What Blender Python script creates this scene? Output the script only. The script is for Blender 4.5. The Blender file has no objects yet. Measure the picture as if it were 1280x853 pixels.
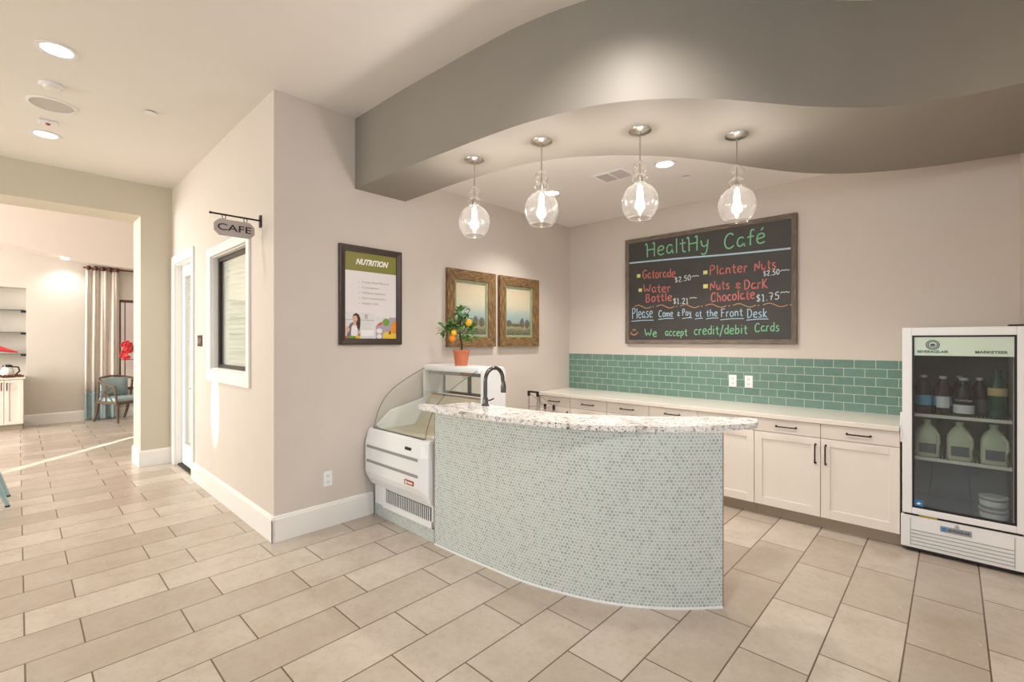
import bpy, bmesh, math, random
from mathutils import Vector, Matrix
random.seed(7)
PI = math.pi
S = bpy.context.scene
C = S.collection
# ------------------------------------------------------------------ camera
cam = bpy.data.objects.new('camera', bpy.data.cameras.new('camera'))
C.objects.link(cam)
cam.location = (0, 0, 1.55)
cam.rotation_euler = (PI/2, 0, 0.757)
cam.data.sensor_width = 36
cam.data.lens = 583/1280*36
cam.data.clip_start = 0.05
S.camera = cam
# ------------------------------------------------------------------ world, lights, exposure
S.view_settings.view_transform = 'Standard'
S.view_settings.look = 'None'
S.view_settings.gamma = 1
S.view_settings.use_curve_mapping = False
S.view_settings.exposure = 0.2
W = bpy.data.worlds.new('world')
S.world = W
W.use_nodes = True
W.node_tree.nodes['Background'].inputs[0].default_value = (0.92, 0.965, 1.0, 1)
W.node_tree.nodes['Background'].inputs[1].default_value = 1.1

def lamp(name, kind, loc, power, color, rot=(0, 0, 0), **kw):
    l = bpy.data.lights.new(name, kind)
    l.energy = power
    l.color = color
    for k, v in kw.items():
        setattr(l, k, v)
    o = bpy.data.objects.new(name, l)
    o.location = loc
    o.rotation_euler = rot
    C.objects.link(o)
    return o
WARM = (1.0, 0.95, 0.90)
# added area lamps stand in for daylight from behind the camera and in the lounge
lamp('front_daylight', 'AREA', (-1.0, -5.6, 2.7), 75, (0.72, 0.86, 1.0), (PI/2-0.5, 0, 0), shape='RECTANGLE', size=8, size_y=1.4)
lamp('hall_daylight_fill', 'AREA', (-6.0, -5.6, 2.4), 130, (1.0, 0.93, 0.76), (PI/2-0.1, 0, 0.05), shape='RECTANGLE', size=3.6, size_y=2.0)
lamp('lounge_daylight_fill', 'AREA', (-10.2, -5.6, 2.3), 500, (1.0, 0.97, 0.93), (PI/2-0.1, 0, 0), shape='RECTANGLE', size=3.6, size_y=2.6)
# added narrow spot lamps stand in for sun streaks on wall and floor
sp = lamp('corridor_sun_spot', 'SPOT', (-4.95, -3.2, 1.75), 700, (1.0, 0.93, 0.8), spot_size=math.radians(10), spot_blend=0.45, shadow_soft_size=0.01)
d = Vector((-5.36, 1.35, 0.86)) - sp.location
sp.rotation_euler = d.to_track_quat('-Z', 'Y').to_euler()
sp.scale = (0.4, 1, 1)
sp = lamp('lounge_sun_spot', 'SPOT', (-12.2, 2.4, 2.7), 2200, (1.0, 0.96, 0.88), spot_size=math.radians(34), spot_blend=0.3, shadow_soft_size=0.01)
d = (Vector((-8.85, 0.55, 0)) - sp.location).normalized()
ax = Vector((0.73, -0.68, 0)); ax = (ax - d*ax.dot(d)).normalized()
ay = (-d).cross(ax)
sp.rotation_euler = Matrix((ax, ay, -d)).transposed().to_euler()
sp.scale = (1, 0.04, 1)

# ------------------------------------------------------------------ materials
def lin(c):
    return tuple(((v/255)/12.92 if v/255 <= 0.04045 else ((v/255+0.055)/1.055)**2.4) for v in c)

class N:
    """node helper"""
    def __init__(s, name):
        s.m = bpy.data.materials.new(name)
        s.m.use_nodes = True
        s.t = s.m.node_tree
        s.b = s.t.nodes['Principled BSDF']
        s.out = s.t.nodes['Material Output']
    def n(s, typ, **kw):
        x = s.t.nodes.new(typ)
        for k, v in kw.items():
            setattr(x, k, v)
        return x
    def put(s, sock, v):
        if hasattr(v, 'is_output') or isinstance(v, bpy.types.NodeSocket):
            s.t.links.new(v, sock)
        else:
            sock.default_value = v
    def math(s, op, a, b=0.0, c=None):
        x = s.n('ShaderNodeMath', operation=op)
        s.put(x.inputs[0], a)
        s.put(x.inputs[1], b)
        if c is not None:
            s.put(x.inputs[2], c)
        return x.outputs[0]
    def mix(s, f, a, b):
        x = s.n('ShaderNodeMix', data_type='RGBA')
        s.put(x.inputs[0], f)
        s.put(x.inputs[6], a if not isinstance(a, tuple) else (*a[:3], 1))
        s.put(x.inputs[7], b if not isinstance(b, tuple) else (*b[:3], 1))
        return x.outputs[2]
    def xyz(s, v):
        x = s.n('ShaderNodeSeparateXYZ')
        s.put(x.inputs[0], v)
        return x.outputs
    def comb(s, x, y, z):
        k = s.n('ShaderNodeCombineXYZ')
        for i, v in enumerate((x, y, z)):
            s.put(k.inputs[i], v)
        return k.outputs[0]
    def coord(s, k='Object'):
        return s.n('ShaderNodeTexCoord').outputs[k]
    def noise(s, vec, scale, detail=3, rough=0.5):
        x = s.n('ShaderNodeTexNoise')
        s.put(x.inputs['Vector'], vec)
        x.inputs['Scale'].default_value = scale
        x.inputs['Detail'].default_value = detail
        x.inputs['Roughness'].default_value = rough
        return x.outputs[0]
    def ramp(s, f, stops):
        x = s.n('ShaderNodeValToRGB')
        s.put(x.inputs[0], f)
        e = x.color_ramp.elements
        while len(e) < len(stops):
            e.new(0.5)
        for el, (p, c) in zip(e, stops):
            el.position = p
            el.color = (*c[:3], 1)
        return x.outputs[0]
    def white(s, vec):
        x = s.n('ShaderNodeTexWhiteNoise', noise_dimensions='3D')
        s.put(x.inputs[0], vec)
        return x.outputs[0]
    def bump(s, h, strength=0.3, dist=0.003):
        x = s.n('ShaderNodeBump')
        x.inputs['Strength'].default_value = strength
        x.inputs['Distance'].default_value = dist
        s.put(x.inputs['Height'], h)
        s.t.links.new(x.outputs[0], s.b.inputs['Normal'])
    def set(s, color=None, rough=None, metal=None, spec=None, emit=None, estr=None, coat=None):
        for k, v in (('Base Color', color), ('Roughness', rough), ('Metallic', metal), ('Specular IOR Level', spec),
                     ('Emission Color', emit), ('Emission Strength', estr), ('Coat Weight', coat)):
            if v is not None:
                if isinstance(v, tuple):
                    v = (*v[:3], 1)
                s.put(s.b.inputs[k], v)
        return s.m

def P(name, rgb, rough=0.5, metal=0.0, var=0.05, scale=6, bump=0.0, spec=None, bscale=120):
    """plain surface with a little procedural variation"""
    x = N(name)
    c = lin(rgb)
    co = x.coord()
    f = x.noise(co, scale)
    col = x.mix(f, tuple(v*(1-var) for v in c), tuple(min(1, v*(1+var)) for v in c))
    x.set(color=col, rough=rough, metal=metal, spec=spec)
    if bump:
        x.bump(x.noise(co, bscale), bump, 0.002)
    return x.m

def emat(name, rgb, strength):
    x = N(name)
    c = lin(rgb)
    f = x.noise(x.coord(), 30)
    col = x.mix(f, tuple(v*0.97 for v in c), c)
    return x.set(color=(0.8, 0.8, 0.8), emit=col, estr=strength, rough=0.5)

def clear(name, tint=(1, 1, 1), base=0.04, edge=0.55, power=3.0, gl=(1, 1, 1), rough=0.02, haze=0.0):
    x = N(name)
    tr = x.n('ShaderNodeBsdfTransparent')
    tr.inputs[0].default_value = (*tint, 1)
    g = x.n('ShaderNodeBsdfGlossy')
    g.inputs[0].default_value = (*gl, 1)
    g.inputs['Roughness'].default_value = rough
    lw = x.n('ShaderNodeLayerWeight')
    lw.inputs[0].default_value = 0.5
    f = x.math('POWER', lw.outputs['Facing'], power)
    n_ = x.noise(x.coord(), 14)
    f = x.math('MULTIPLY', f, x.math('MULTIPLY_ADD', n_, 0.2, edge-0.1))
    f = x.math('ADD', f, base)
    mx = x.n('ShaderNodeMixShader')
    x.put(mx.inputs[0], f)
    x.t.links.new(tr.outputs[0], mx.inputs[1])
    x.t.links.new(g.outputs[0], mx.inputs[2])
    res = mx.outputs[0]
    if haze:
        tl = x.n('ShaderNodeBsdfTranslucent')
        m2 = x.n('ShaderNodeMixShader')
        m2.inputs[0].default_value = haze
        x.t.links.new(res, m2.inputs[1])
        x.t.links.new(tl.outputs[0], m2.inputs[2])
        res = m2.outputs[0]
    x.t.links.new(res, x.out.inputs[0])
    return x.m

M = {}
M['wall'] = P('wall_paint_greige', (214, 203, 193), 0.7, var=0.02, bump=0.06, bscale=220)
M['wallend'] = P('wall_paint_khaki', (204, 195, 176), 0.7, var=0.02, bump=0.06, bscale=220)
M['wallhall'] = M['wall']
M['walllounge'] = P('wall_paint_lounge', (208, 200, 190), 0.7, var=0.02, bump=0.06, bscale=220)
M['bulk'] = P('wall_paint_bulkhead', (216, 204, 194), 0.7, var=0.02)
M['soffit'] = P('soffit_paint', (143, 136, 126), 0.6, var=0.03, bump=0.05, bscale=220)
M['ceil'] = P('ceiling_paint', (236, 231, 225), 0.8, var=0.015)
M['trim'] = P('trim_white', (240, 237, 232), 0.4, var=0.015)
M['white'] = P('white_gloss', (240, 240, 240), 0.3, var=0.015)
M['offwhite'] = P('cabinet_paint', (240, 232, 222), 0.4, var=0.015)
M['toe'] = P('toe_kick', (176, 162, 144), 0.5, var=0.05)
M['bronze'] = P('dark_bronze', (52, 44, 40), 0.35, 0.7, var=0.1)
M['black'] = P('black_plastic', (26, 25, 25), 0.45, var=0.1)
M['gap'] = P('dark_gap', (38, 34, 30), 0.8)
M['steel'] = P('brushed_nickel', (190, 184, 176), 0.25, 1.0, var=0.06, scale=40)
M['greysteel'] = P('grey_steel', (128, 128, 126), 0.3, 0.8, var=0.08)
M['faucet'] = P('oiled_bronze', (96, 93, 92), 0.22, 0.85, var=0.08)
M['quartz'] = P('white_quartz', (232, 224, 212), 0.22, var=0.03, scale=25)
M['greyplastic'] = P('grey_plastic', (150, 150, 148), 0.5)
M['speaker'] = P('speaker_mesh', (198, 193, 188), 0.8, var=0.1, scale=90)
M['terracotta'] = P('terracotta', (196, 114, 80), 0.75, var=0.12, scale=18, bump=0.15)
M['leaf'] = P('leaf_green', (74, 126, 52), 0.45, var=0.45, scale=22)
M['trunk'] = P('plant_stem', (62, 48, 34), 0.8, var=0.2, scale=30)
M['lemon'] = P('citrus_yellow', (240, 180, 40), 0.45, var=0.15, scale=20, bump=0.1)
M['orange'] = P('citrus_orange', (240, 140, 30), 0.45, var=0.12, scale=20, bump=0.1)
M['glass'] = clear('clear_glass', (0.97, 0.985, 0.975), 0.05, 0.5, 3)
M['caseglass'] = clear('display_glass', (0.93, 0.965, 0.945), 0.05, 0.5, 2.5)
M['globe'] = clear('blown_glass', (0.985, 0.975, 0.965), 0.06, 0.75, 2.2, rough=0.05, haze=0.02)  # faint translucent haze imitates the bloom of the bulb
M['rim'] = P('glass_edge', (92, 112, 104), 0.2, var=0.1)
M['doorglass'] = clear('cooler_glass', (0.78, 0.82, 0.82), 0.06, 0.5, 3)
M['bulb'] = emat('lit_bulb', (255, 240, 214), 14)
M['lens'] = emat('lit_lens', (255, 248, 235), 7)
M['curtain'] = P('curtain_fabric', (214, 204, 194), 0.9, var=0.05, scale=30)
M['teal'] = P('teal_fabric', (160, 178, 180), 0.85, var=0.06, scale=30)
M['darkwood'] = P('weathered_dark_wood', (98, 82, 64), 0.55, var=0.25, scale=18)
M['bluemetal'] = P('pale_blue_metal', (150, 178, 182), 0.35, 0.2)
M['red'] = P('red_petal', (218, 62, 66), 0.6, var=0.3, scale=20)
M['brown'] = P('brown_wood', (96, 50, 34), 0.6, var=0.2, scale=20)
M['pink'] = P('exterior_stucco', (246, 206, 190), 0.9, var=0.25, scale=3)

def wood(name, a, b, scale=(3, 30, 30)):
    x = N(name)
    mp = x.n('ShaderNodeMapping')
    x.t.links.new(x.coord('UV'), mp.inputs[0])
    mp.inputs['Scale'].default_value = scale
    f = x.noise(mp.outputs[0], 3.0, 6, 0.65)
    col = x.ramp(f, [(0.36, lin(a)), (0.54, tuple(p*0.7+q*0.3 for p, q in zip(lin(a), lin(b)))), (0.68, lin(b))])
    x.set(color=col, rough=0.6)
    x.bump(f, 0.4, 0.004)
    return x.m
M['barnwood'] = wood('grey_barnwood', (88, 74, 62), (156, 140, 124), (2.5, 40, 1))
M['goldwood'] = wood('distressed_gilt_wood', (74, 46, 24), (198, 160, 104), (3.5, 34, 1))
M['linerwood'] = wood('sage_liner_wood', (120, 128, 96), (176, 180, 146), (4, 40, 1))
M['posterframe'] = P('poster_frame', (62, 50, 44), 0.4, var=0.15, scale=25)

def m_floor():
    x = N('floor_tile')
    o = x.xyz(x.coord())
    PX, PY, X0, Y0, OFF = 0.3062, 0.6215, -0.1765, 0.022, 0.2145
    u = x.math('DIVIDE', x.math('SUBTRACT', o[0], X0), PX)
    k = x.math('FLOOR', u)
    fu = x.math('SUBTRACT', u, k)
    odd = x.math('ABSOLUTE', x.math('MODULO', k, 2.0))
    # columns counted from X0 leftwards: k=-1 is odd (offset), k=-2 even
    y = x.math('SUBTRACT', x.math('SUBTRACT', o[1], Y0), x.math('MULTIPLY', odd, OFF))
    v = x.math('DIVIDE', y, PY)
    kv = x.math('FLOOR', v)
    fv = x.math('SUBTRACT', v, kv)
    du = x.math('MULTIPLY', x.math('MINIMUM', fu, x.math('SUBTRACT', 1.0, fu)), PX)
    dv = x.math('MULTIPLY', x.math('MINIMUM', fv, x.math('SUBTRACT', 1.0, fv)), PY)
    dd = x.math('MINIMUM', du, dv)
    g = x.n('ShaderNodeMapRange')
    x.put(g.inputs[0], dd)
    g.inputs[1].default_value = 0.0026
    g.inputs[2].default_value = 0.0043
    tile = g.outputs[0]
    rnd = x.white(x.comb(k, kv, 0.0))
    rnd2 = x.white(x.comb(k, kv, 3.0))
    base = x.mix(rnd, lin((203, 191, 178)), lin((178, 164, 150)))
    vec = x.comb(x.math('ADD', o[0], x.math('MULTIPLY', rnd2, 17.0)), x.math('ADD', o[1], x.math('MULTIPLY', rnd, 11.0)), 0.0)
    n1 = x.noise(vec, 3.2, 7, 0.7)
    n2 = x.noise(vec, 22, 5, 0.7)
    base = x.mix(x.ramp(n1, [(0.42, (0, 0, 0)), (0.74, (0.5, 0.5, 0.5))]), base, lin((160, 140, 118)))
    base = x.mix(x.ramp(n2, [(0.5, (0, 0, 0)), (0.8, (0.5, 0.5, 0.5))]), base, lin((154, 136, 118)))
    col = x.mix(tile, lin((96, 78, 62)), base)
    x.set(color=col, rough=x.math('MULTIPLY_ADD', n2, 0.16, 0.17), spec=0.55)
    x.bump(x.math('MULTIPLY_ADD', n2, 0.08, tile), 0.25, 0.003)
    return x.m
M['floor'] = m_floor()

def m_penny():
    x = N('penny_round_mosaic')
    uv = x.xyz(x.coord('UV'))
    A = 0.0225
    px = x.math('DIVIDE', uv[0], A)
    py = x.math('DIVIDE', uv[1], A*math.sqrt(3))
    def grid(ox):
        a = x.math('ADD', px, ox)
        b = x.math('ADD', py, ox)
        ka, kb = x.math('FLOOR', a), x.math('FLOOR', b)
        fa = x.math('SUBTRACT', x.math('SUBTRACT', a, ka), 0.5)
        fb = x.math('MULTIPLY', x.math('SUBTRACT', x.math('SUBTRACT', b, kb), 0.5), math.sqrt(3))
        dist = x.math('SQRT', x.math('ADD', x.math('MULTIPLY', fa, fa), x.math('MULTIPLY', fb, fb)))
        return dist, x.white(x.comb(ka, kb, ox*7))
    d1, r1 = grid(0.0)
    d2, r2 = grid(0.5)
    sel = x.math('LESS_THAN', d1, d2)
    dist = x.math('MINIMUM', d1, d2)
    r = x.math('ADD', x.math('MULTIPLY', sel, r1), x.math('MULTIPLY', x.math('SUBTRACT', 1.0, sel), r2))
    dot = x.n('ShaderNodeMapRange')
    x.put(dot.inputs[0], dist)
    dot.inputs[1].default_value = 0.46
    dot.inputs[2].default_value = 0.40
    tile = x.ramp(r, [(0.0, lin((180, 192, 190))), (0.45, lin((164, 178, 177))), (0.72, lin((142, 158, 159))), (0.93, lin((104, 122, 124)))])
    n = x.noise(x.coord('UV'), 160, 3)
    tile = x.mix(n, tile, lin((200, 208, 202)))
    col = x.mix(dot.outputs[0], lin((230, 230, 224)), tile)
    x.set(color=col, rough=0.32)
    x.bump(dot.outputs[0], 0.35, 0.002)
    return x.m
M['penny'] = m_penny()

def m_subway():
    x = N('green_subway_tile')
    o = x.xyz(x.coord())
    PX, PZ, X0, Z0 = 0.1545, 0.0778, -0.3335, 0.915
    w = x.math('DIVIDE', x.math('SUBTRACT', o[2], Z0), PZ)
    kw = x.math('FLOOR', w)
    fw = x.math('SUBTRACT', w, kw)
    odd = x.math('ABSOLUTE', x.math('MODULO', kw, 2.0))
    u = x.math('ADD', x.math('DIVIDE', x.math('SUBTRACT', o[0], X0), PX), x.math('MULTIPLY', x.math('SUBTRACT', 1.0, odd), 0.5))
    ku = x.math('FLOOR', u)
    fu = x.math('SUBTRACT', u, ku)
    dd = x.math('MINIMUM', x.math('MULTIPLY', x.math('MINIMUM', fu, x.math('SUBTRACT', 1.0, fu)), PX),
                x.math('MULTIPLY', x.math('MINIMUM', fw, x.math('SUBTRACT', 1.0, fw)), PZ))
    g = x.n('ShaderNodeMapRange')
    x.put(g.inputs[0], dd)
    g.inputs[1].default_value = 0.0014
    g.inputs[2].default_value = 0.0026
    r = x.white(x.comb(ku, kw, 0.0))
    n = x.noise(x.coord(), 30, 3)
    t = x.mix(r, lin((104, 136, 122)), lin((90, 122, 110)))
    t = x.mix(n, t, lin((116, 146, 134)))
    col = x.mix(g.outputs[0], lin((198, 208, 188)), t)
    x.set(color=col, rough=0.2)
    x.bump(g.outputs[0], 0.3, 0.002)
    return x.m
M['subway'] = m_subway()

def m_granite():
    x = N('speckled_granite')
    co = x.coord()
    n1 = x.noise(co, 9, 8, 0.7)
    n2 = x.noise(co, 55, 5, 0.75)
    n3 = x.noise(co, 26, 6, 0.75)
    col = x.ramp(n1, [(0.3, lin((204, 194, 184))), (0.46, lin((236, 232, 228))), (0.62, lin((246, 244, 242)))])
    col = x.mix(x.ramp(n3, [(0.54, (0, 0, 0)), (0.60, (0.9, 0.9, 0.9))]), col, lin((146, 132, 122)))
    col = x.mix(x.ramp(n2, [(0.56, (0, 0, 0)), (0.61, (1, 1, 1))]), col, lin((44, 42, 46)))
    return x.set(color=col, rough=0.12)
M['granite'] = m_granite()

def m_canvas(shift):
    x = N('landscape_canvas')
    uv = x.xyz(x.coord('UV'))
    u, v = uv[0], uv[1]
    us = x.math('ADD', u, shift)
    n = x.noise(x.comb(x.math('MULTIPLY', us, 3.0), x.math('MULTIPLY', v, 5.0), shift), 2.2, 5, 0.6)
    nv = x.math('ADD', v, x.math('MULTIPLY', x.math('SUBTRACT', n, 0.5), 0.14))
    sky = x.ramp(nv, [(0.0, lin((64, 72, 56))), (0.1, lin((98, 96, 70))), (0.17, lin((146, 146, 104))), (0.23, lin((130, 112, 84))),
                      (0.29, lin((136, 162, 164))), (0.42, lin((156, 178, 176))), (0.6, lin((204, 198, 172))), (0.85, lin((210, 196, 166))), (1.0, lin((200, 186, 158)))])
    # a row of rounded trees on the horizon
    def tree(cx, cz, rx, rz):
        a = x.math('DIVIDE', x.math('SUBTRACT', u, cx), rx)
        b = x.math('DIVIDE', x.math('SUBTRACT', v, cz), rz)
        d_ = x.math('ADD', x.math('MULTIPLY', a, a), x.math('MULTIPLY', b, b))
        d_ = x.math('ADD', d_, x.math('MULTIPLY', x.math('SUBTRACT', n, 0.5), 1.2))
        return x.math('LESS_THAN', d_, 1.0)
    ts = [(0.1, 0.25, 0.13, 0.07), (0.65, 0.27, 0.09, 0.10), (0.86, 0.25, 0.1, 0.09), (0.4, 0.215, 0.2, 0.03)]
    mk = None
    for t in ts:
        q = tree(*t)
        mk = q if mk is None else x.math('MAXIMUM', mk, q)
    col = x.mix(x.math('MULTIPLY', mk, 0.85), sky, lin((64, 52, 40)))
    br = x.noise(x.comb(x.math('MULTIPLY', us, 40.0), x.math('MULTIPLY', v, 14.0), 0.0), 1.0, 4, 0.7)
    col = x.mix(x.ramp(br, [(0.35, (0, 0, 0)), (0.75, (0.4, 0.4, 0.4))]), col, lin((176, 170, 146)))
    x.set(color=col, rough=0.6)
    x.bump(x.noise(x.coord('UV'), 90), 0.2, 0.002)
    return x.m
M['canvas1'] = m_canvas(0.0)
M['canvas2'] = m_canvas(2.7)
M['chalk_black'] = P('chalkboard_slate', (62, 58, 56), 0.55, var=0.18, scale=5)
M['ck_green'] = P('chalk_green', (130, 196, 150), 0.9, var=0.15, scale=60)
M['ck_red'] = P('chalk_red', (206, 120, 112), 0.9, var=0.15, scale=60)
M['ck_white'] = P('chalk_white', (206, 214, 216), 0.9, var=0.12, scale=60)
M['ck_blue'] = P('chalk_pale_blue', (178, 206, 220), 0.9, var=0.12, scale=60)
M['ck_yellow'] = P('chalk_yellow', (226, 226, 140), 0.9, var=0.1, scale=60)
M['ck_orange'] = P('chalk_orange', (206, 150, 106), 0.9, var=0.15, scale=60)
M['paper'] = P('poster_paper', (232, 226, 226), 0.45, var=0.01)
M['olive'] = P('olive_print', (132, 128, 54), 0.45, var=0.12, scale=4)
M['inkgrey'] = P('grey_ink', (160, 152, 148), 0.6)
M['ink'] = P('dark_ink', (46, 40, 36), 0.6)
M['printwhite'] = P('white_ink', (244, 242, 232), 0.6)
for nm, c in dict(skin=(226, 178, 150), hair=(70, 44, 34), shirt=(236, 232, 232), jacket=(120, 118, 130), kitchen=(222, 220, 220), shelf=(190, 180, 176),
                  pgreen=(112, 160, 60), pred=(206, 92, 62), pyellow=(236, 196, 66), porange=(232, 146, 48), ppurple=(176, 160, 176), lips=(170, 70, 70)).items():
    M[nm] = P('print_' + nm, c, 0.5, var=0.12, scale=40)
M['sign'] = P('sign_board', (186, 174, 170), 0.6, var=0.06)
M['liner_shade'] = P('cooler_liner_shaded', (120, 122, 122), 0.5, var=0.04)  # white liner coloured grey, the unlit shade is put into the colour
M['header'] = P('cooler_header', (206, 222, 204), 0.4, var=0.02)
M['logo'] = P('logo_teal', (54, 84, 84), 0.5)
M['badge'] = P('badge_grey', (150, 158, 166), 0.35, 0.3)
M['juice'] = P('dark_juice', (64, 40, 42), 0.2, var=0.2)
M['cran'] = P('deep_juice', (36, 24, 34), 0.2, var=0.2)
M['cap'] = P('bottle_cap', (214, 212, 206), 0.5)
M['lblblue'] = P('label_blue', (120, 182, 216), 0.5)
M['lblwhite'] = P('label_white', (240, 240, 238), 0.5)
M['lbltan'] = P('label_tan', (222, 190, 130), 0.5)
M['greenbottle'] = P('green_bottle', (30, 84, 62), 0.2, var=0.2)
M['milk'] = P('milk_jug', (204, 208, 180), 0.4, var=0.06)
M['lblgrey'] = P('label_grey', (98, 98, 112), 0.5)
M['tub'] = P('tub_brown', (150, 112, 104), 0.5, var=0.15)
M['sticker'] = P('sticker_blue', (50, 130, 190), 0.4)
M['yellow'] = P('yellow_tape', (214, 186, 50), 0.5)
M['redbadge'] = P('badge_red', (170, 60, 56), 0.4)
M['warmdeck'] = P('case_deck', (196, 184, 160), 0.35, var=0.06)
M['slat'] = P('blind_slat', (226, 226, 214), 0.5, var=0.02)
M['coffee'] = P('coffee_glass', (40, 36, 34), 0.15, var=0.1)

# ------------------------------------------------------------------ mesh builder
class B:
    def __init__(s):
        s.bm = bmesh.new()
        s.uv = s.bm.loops.layers.uv.new('UVMap')
        s.mi = 0
    def face(s, vs):
        try:
            f = s.bm.faces.new(vs)
            f.material_index = s.mi
            return f
        except ValueError:
            return None
    def poly(s, pts):
        return s.face([s.bm.verts.new(p) for p in pts])
    def box(s, x0, x1, y0, y1, z0, z1):
        v = [s.bm.verts.new(p) for p in ((x0, y0, z0), (x1, y0, z0), (x1, y1, z0), (x0, y1, z0), (x0, y0, z1), (x1, y0, z1), (x1, y1, z1), (x0, y1, z1))]
        for q in ((3, 2, 1, 0), (4, 5, 6, 7), (0, 1, 5, 4), (1, 2, 6, 5), (2, 3, 7, 6), (3, 0, 4, 7)):
            s.face([v[i] for i in q])
        return s
    def prism(s, pts, axis, a, b):
        """polygon pts extruded along an axis: 'x' pts=(y,z), 'y' pts=(x,z), 'z' pts=(x,y)"""
        def mk(p, t):
            return {'x': (t, p[0], p[1]), 'y': (p[0], t, p[1]), 'z': (p[0], p[1], t)}[axis]
        A = [s.bm.verts.new(mk(p, a)) for p in pts]
        Bv = [s.bm.verts.new(mk(p, b)) for p in pts]
        n = len(pts)
        s.face(A[::-1])
        s.face(Bv)
        for i in range(n):
            s.face([A[i], A[(i+1) % n], Bv[(i+1) % n], Bv[i]])
        return s
    def lathe(s, prof, c=(0, 0, 0), seg=24, axis=None):
        """prof = [(r, z)]; r<=0 closes to a point"""
        rot = Matrix.Identity(3) if axis is None else Vector((0, 0, 1)).rotation_difference(Vector(axis)).to_matrix()
        c = Vector(c)
        rings = []
        for r, z in prof:
            if r <= 1e-6:
                rings.append([s.bm.verts.new(c + rot @ Vector((0, 0, z)))])
            else:
                rings.append([s.bm.verts.new(c + rot @ Vector((r*math.cos(2*PI*i/seg), r*math.sin(2*PI*i/seg), z))) for i in range(seg)])
        for a, b in zip(rings, rings[1:]):
            for i in range(seg):
                j = (i+1) % seg
                if len(a) == 1 and len(b) == 1:
                    continue
                if len(a) == 1:
                    s.face([a[0], b[j], b[i]])
                elif len(b) == 1:
                    s.face([a[i], a[j], b[0]])
                else:
                    s.face([a[i], a[j], b[j], b[i]])
        return s
    def tube(s, path, r, seg=8, close=False, sx=1.0):
        path = [Vector(p) for p in path]
        rings = []
        n = len(path)
        rr = r if isinstance(r, (list, tuple)) else [r]*n
        up = None
        for i, p in enumerate(path):
            if close:
                t = (path[(i+1) % n] - path[i-1]).normalized()
            else:
                t = (path[min(i+1, n-1)] - path[max(i-1, 0)]).normalized()
            if up is None:
                ref = Vector((0, 0, 1)) if abs(t.z) < 0.9 else Vector((1, 0, 0))
            else:
                ref = up
            a = t.cross(ref).normalized()
            b = a.cross(t).normalized()
            up = b
            rings.append([s.bm.verts.new(p + (a*math.cos(2*PI*k/seg)*sx + b*math.sin(2*PI*k/seg))*rr[i]) for k in range(seg)])
        m = n if close else n-1
        for i in range(m):
            A, Bq = rings[i], rings[(i+1) % n]
            for k in range(seg):
                s.face([A[k], A[(k+1) % seg], Bq[(k+1) % seg], Bq[k]])
        if not close:
            s.face(rings[0][::-1])
            s.face(rings[-1])
        return s
    def ball(s, c, r, seg=12, sc=(1, 1, 1)):
        k = 8
        n0 = len(s.bm.verts)
        s.bm.verts.ensure_lookup_table()
        s.lathe([(r*math.sin(PI*i/k), -r*math.cos(PI*i/k)) for i in range(k+1)], (0, 0, 0), seg)
        s.bm.verts.ensure_lookup_table()
        for v in s.bm.verts[n0:]:
            v.co = Vector((v.co.x*sc[0]+c[0], v.co.y*sc[1]+c[1], v.co.z*sc[2]+c[2]))
        return s
    def build(s, name, mats, parent=None, smooth=False, bevel=0.0, seg=2, merge=False):
        me = bpy.data.meshes.new(name)
        if merge:
            bmesh.ops.remove_doubles(s.bm, verts=s.bm.verts, dist=1e-5)
        bmesh.ops.recalc_face_normals(s.bm, faces=s.bm.faces)
        s.bm.to_mesh(me)
        s.bm.free()
        o = bpy.data.objects.new(name, me)
        C.objects.link(o)
        for m in (mats if isinstance(mats, (list, tuple)) else [mats]):
            me.materials.append(m)
        if smooth:
            for p in me.polygons:
                p.use_smooth = True
            me.set_sharp_from_angle(angle=math.radians(40))
        if bevel:
            md = o.modifiers.new('bevel', 'BEVEL')
            md.width = bevel
            md.segments = seg
            md.limit_method = 'ANGLE'
            md.angle_limit = math.radians(40)
        if parent is not None:
            o.parent = parent
            if parent.type == 'EMPTY':
                o.matrix_parent_inverse = Matrix.Translation(-parent.location)
        return o

def tag(o, label, cat, group=None):
    o['label'] = label
    o['category'] = cat
    if group:
        o['group'] = group
    return o
def thing(name, loc, label, cat, group=None):
    o = bpy.data.objects.new(name, None)
    o.empty_display_size = 0.1
    o.location = loc
    C.objects.link(o)
    return tag(o, label, cat, group)
def struct(o, kind='structure'):
    o['kind'] = kind
    return o
def dup(root, loc, label, group=None):
    """copy of a thing with its parts and sub-parts"""
    def rec(o, par):
        c = o.copy()
        C.objects.link(c)
        if par is not None:
            c.parent = par
            c.matrix_parent_inverse = o.matrix_parent_inverse.copy()
        for ch in kids.get(o.name, []):
            rec(ch, c)
        return c
    kids = {}
    for o in list(C.objects):
        if o.parent:
            kids.setdefault(o.parent.name, []).append(o)
    r = rec(root, None)
    r.location = loc
    r['label'] = label
    if group:
        r['group'] = group
    return r

def spline(pts, n=8):
    P_ = [Vector((*p, 0)) if len(p) == 2 else Vector(p) for p in pts]
    out = []
    for i in range(len(P_)-1):
        a, b, c, d_ = P_[max(i-1, 0)], P_[i], P_[i+1], P_[min(i+2, len(P_)-1)]
        for k in range(n):
            t = k/n
            out.append(0.5*((2*b) + (-a+c)*t + (2*a-5*b+4*c-d_)*t*t + (-a+3*b-3*c+d_)*t**3))
    out.append(P_[-1])
    return [tuple(v[:len(pts[0])]) for v in out]

def frame_mat(origin, right, up=(0, 0, 1)):
    r, u = Vector(right).normalized(), Vector(up).normalized()
    n = r.cross(u)
    m = Matrix.Identity(4)
    for i in range(3):
        m[i][0], m[i][1], m[i][2], m[i][3] = r[i], u[i], n[i], origin[i]
    return m

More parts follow.
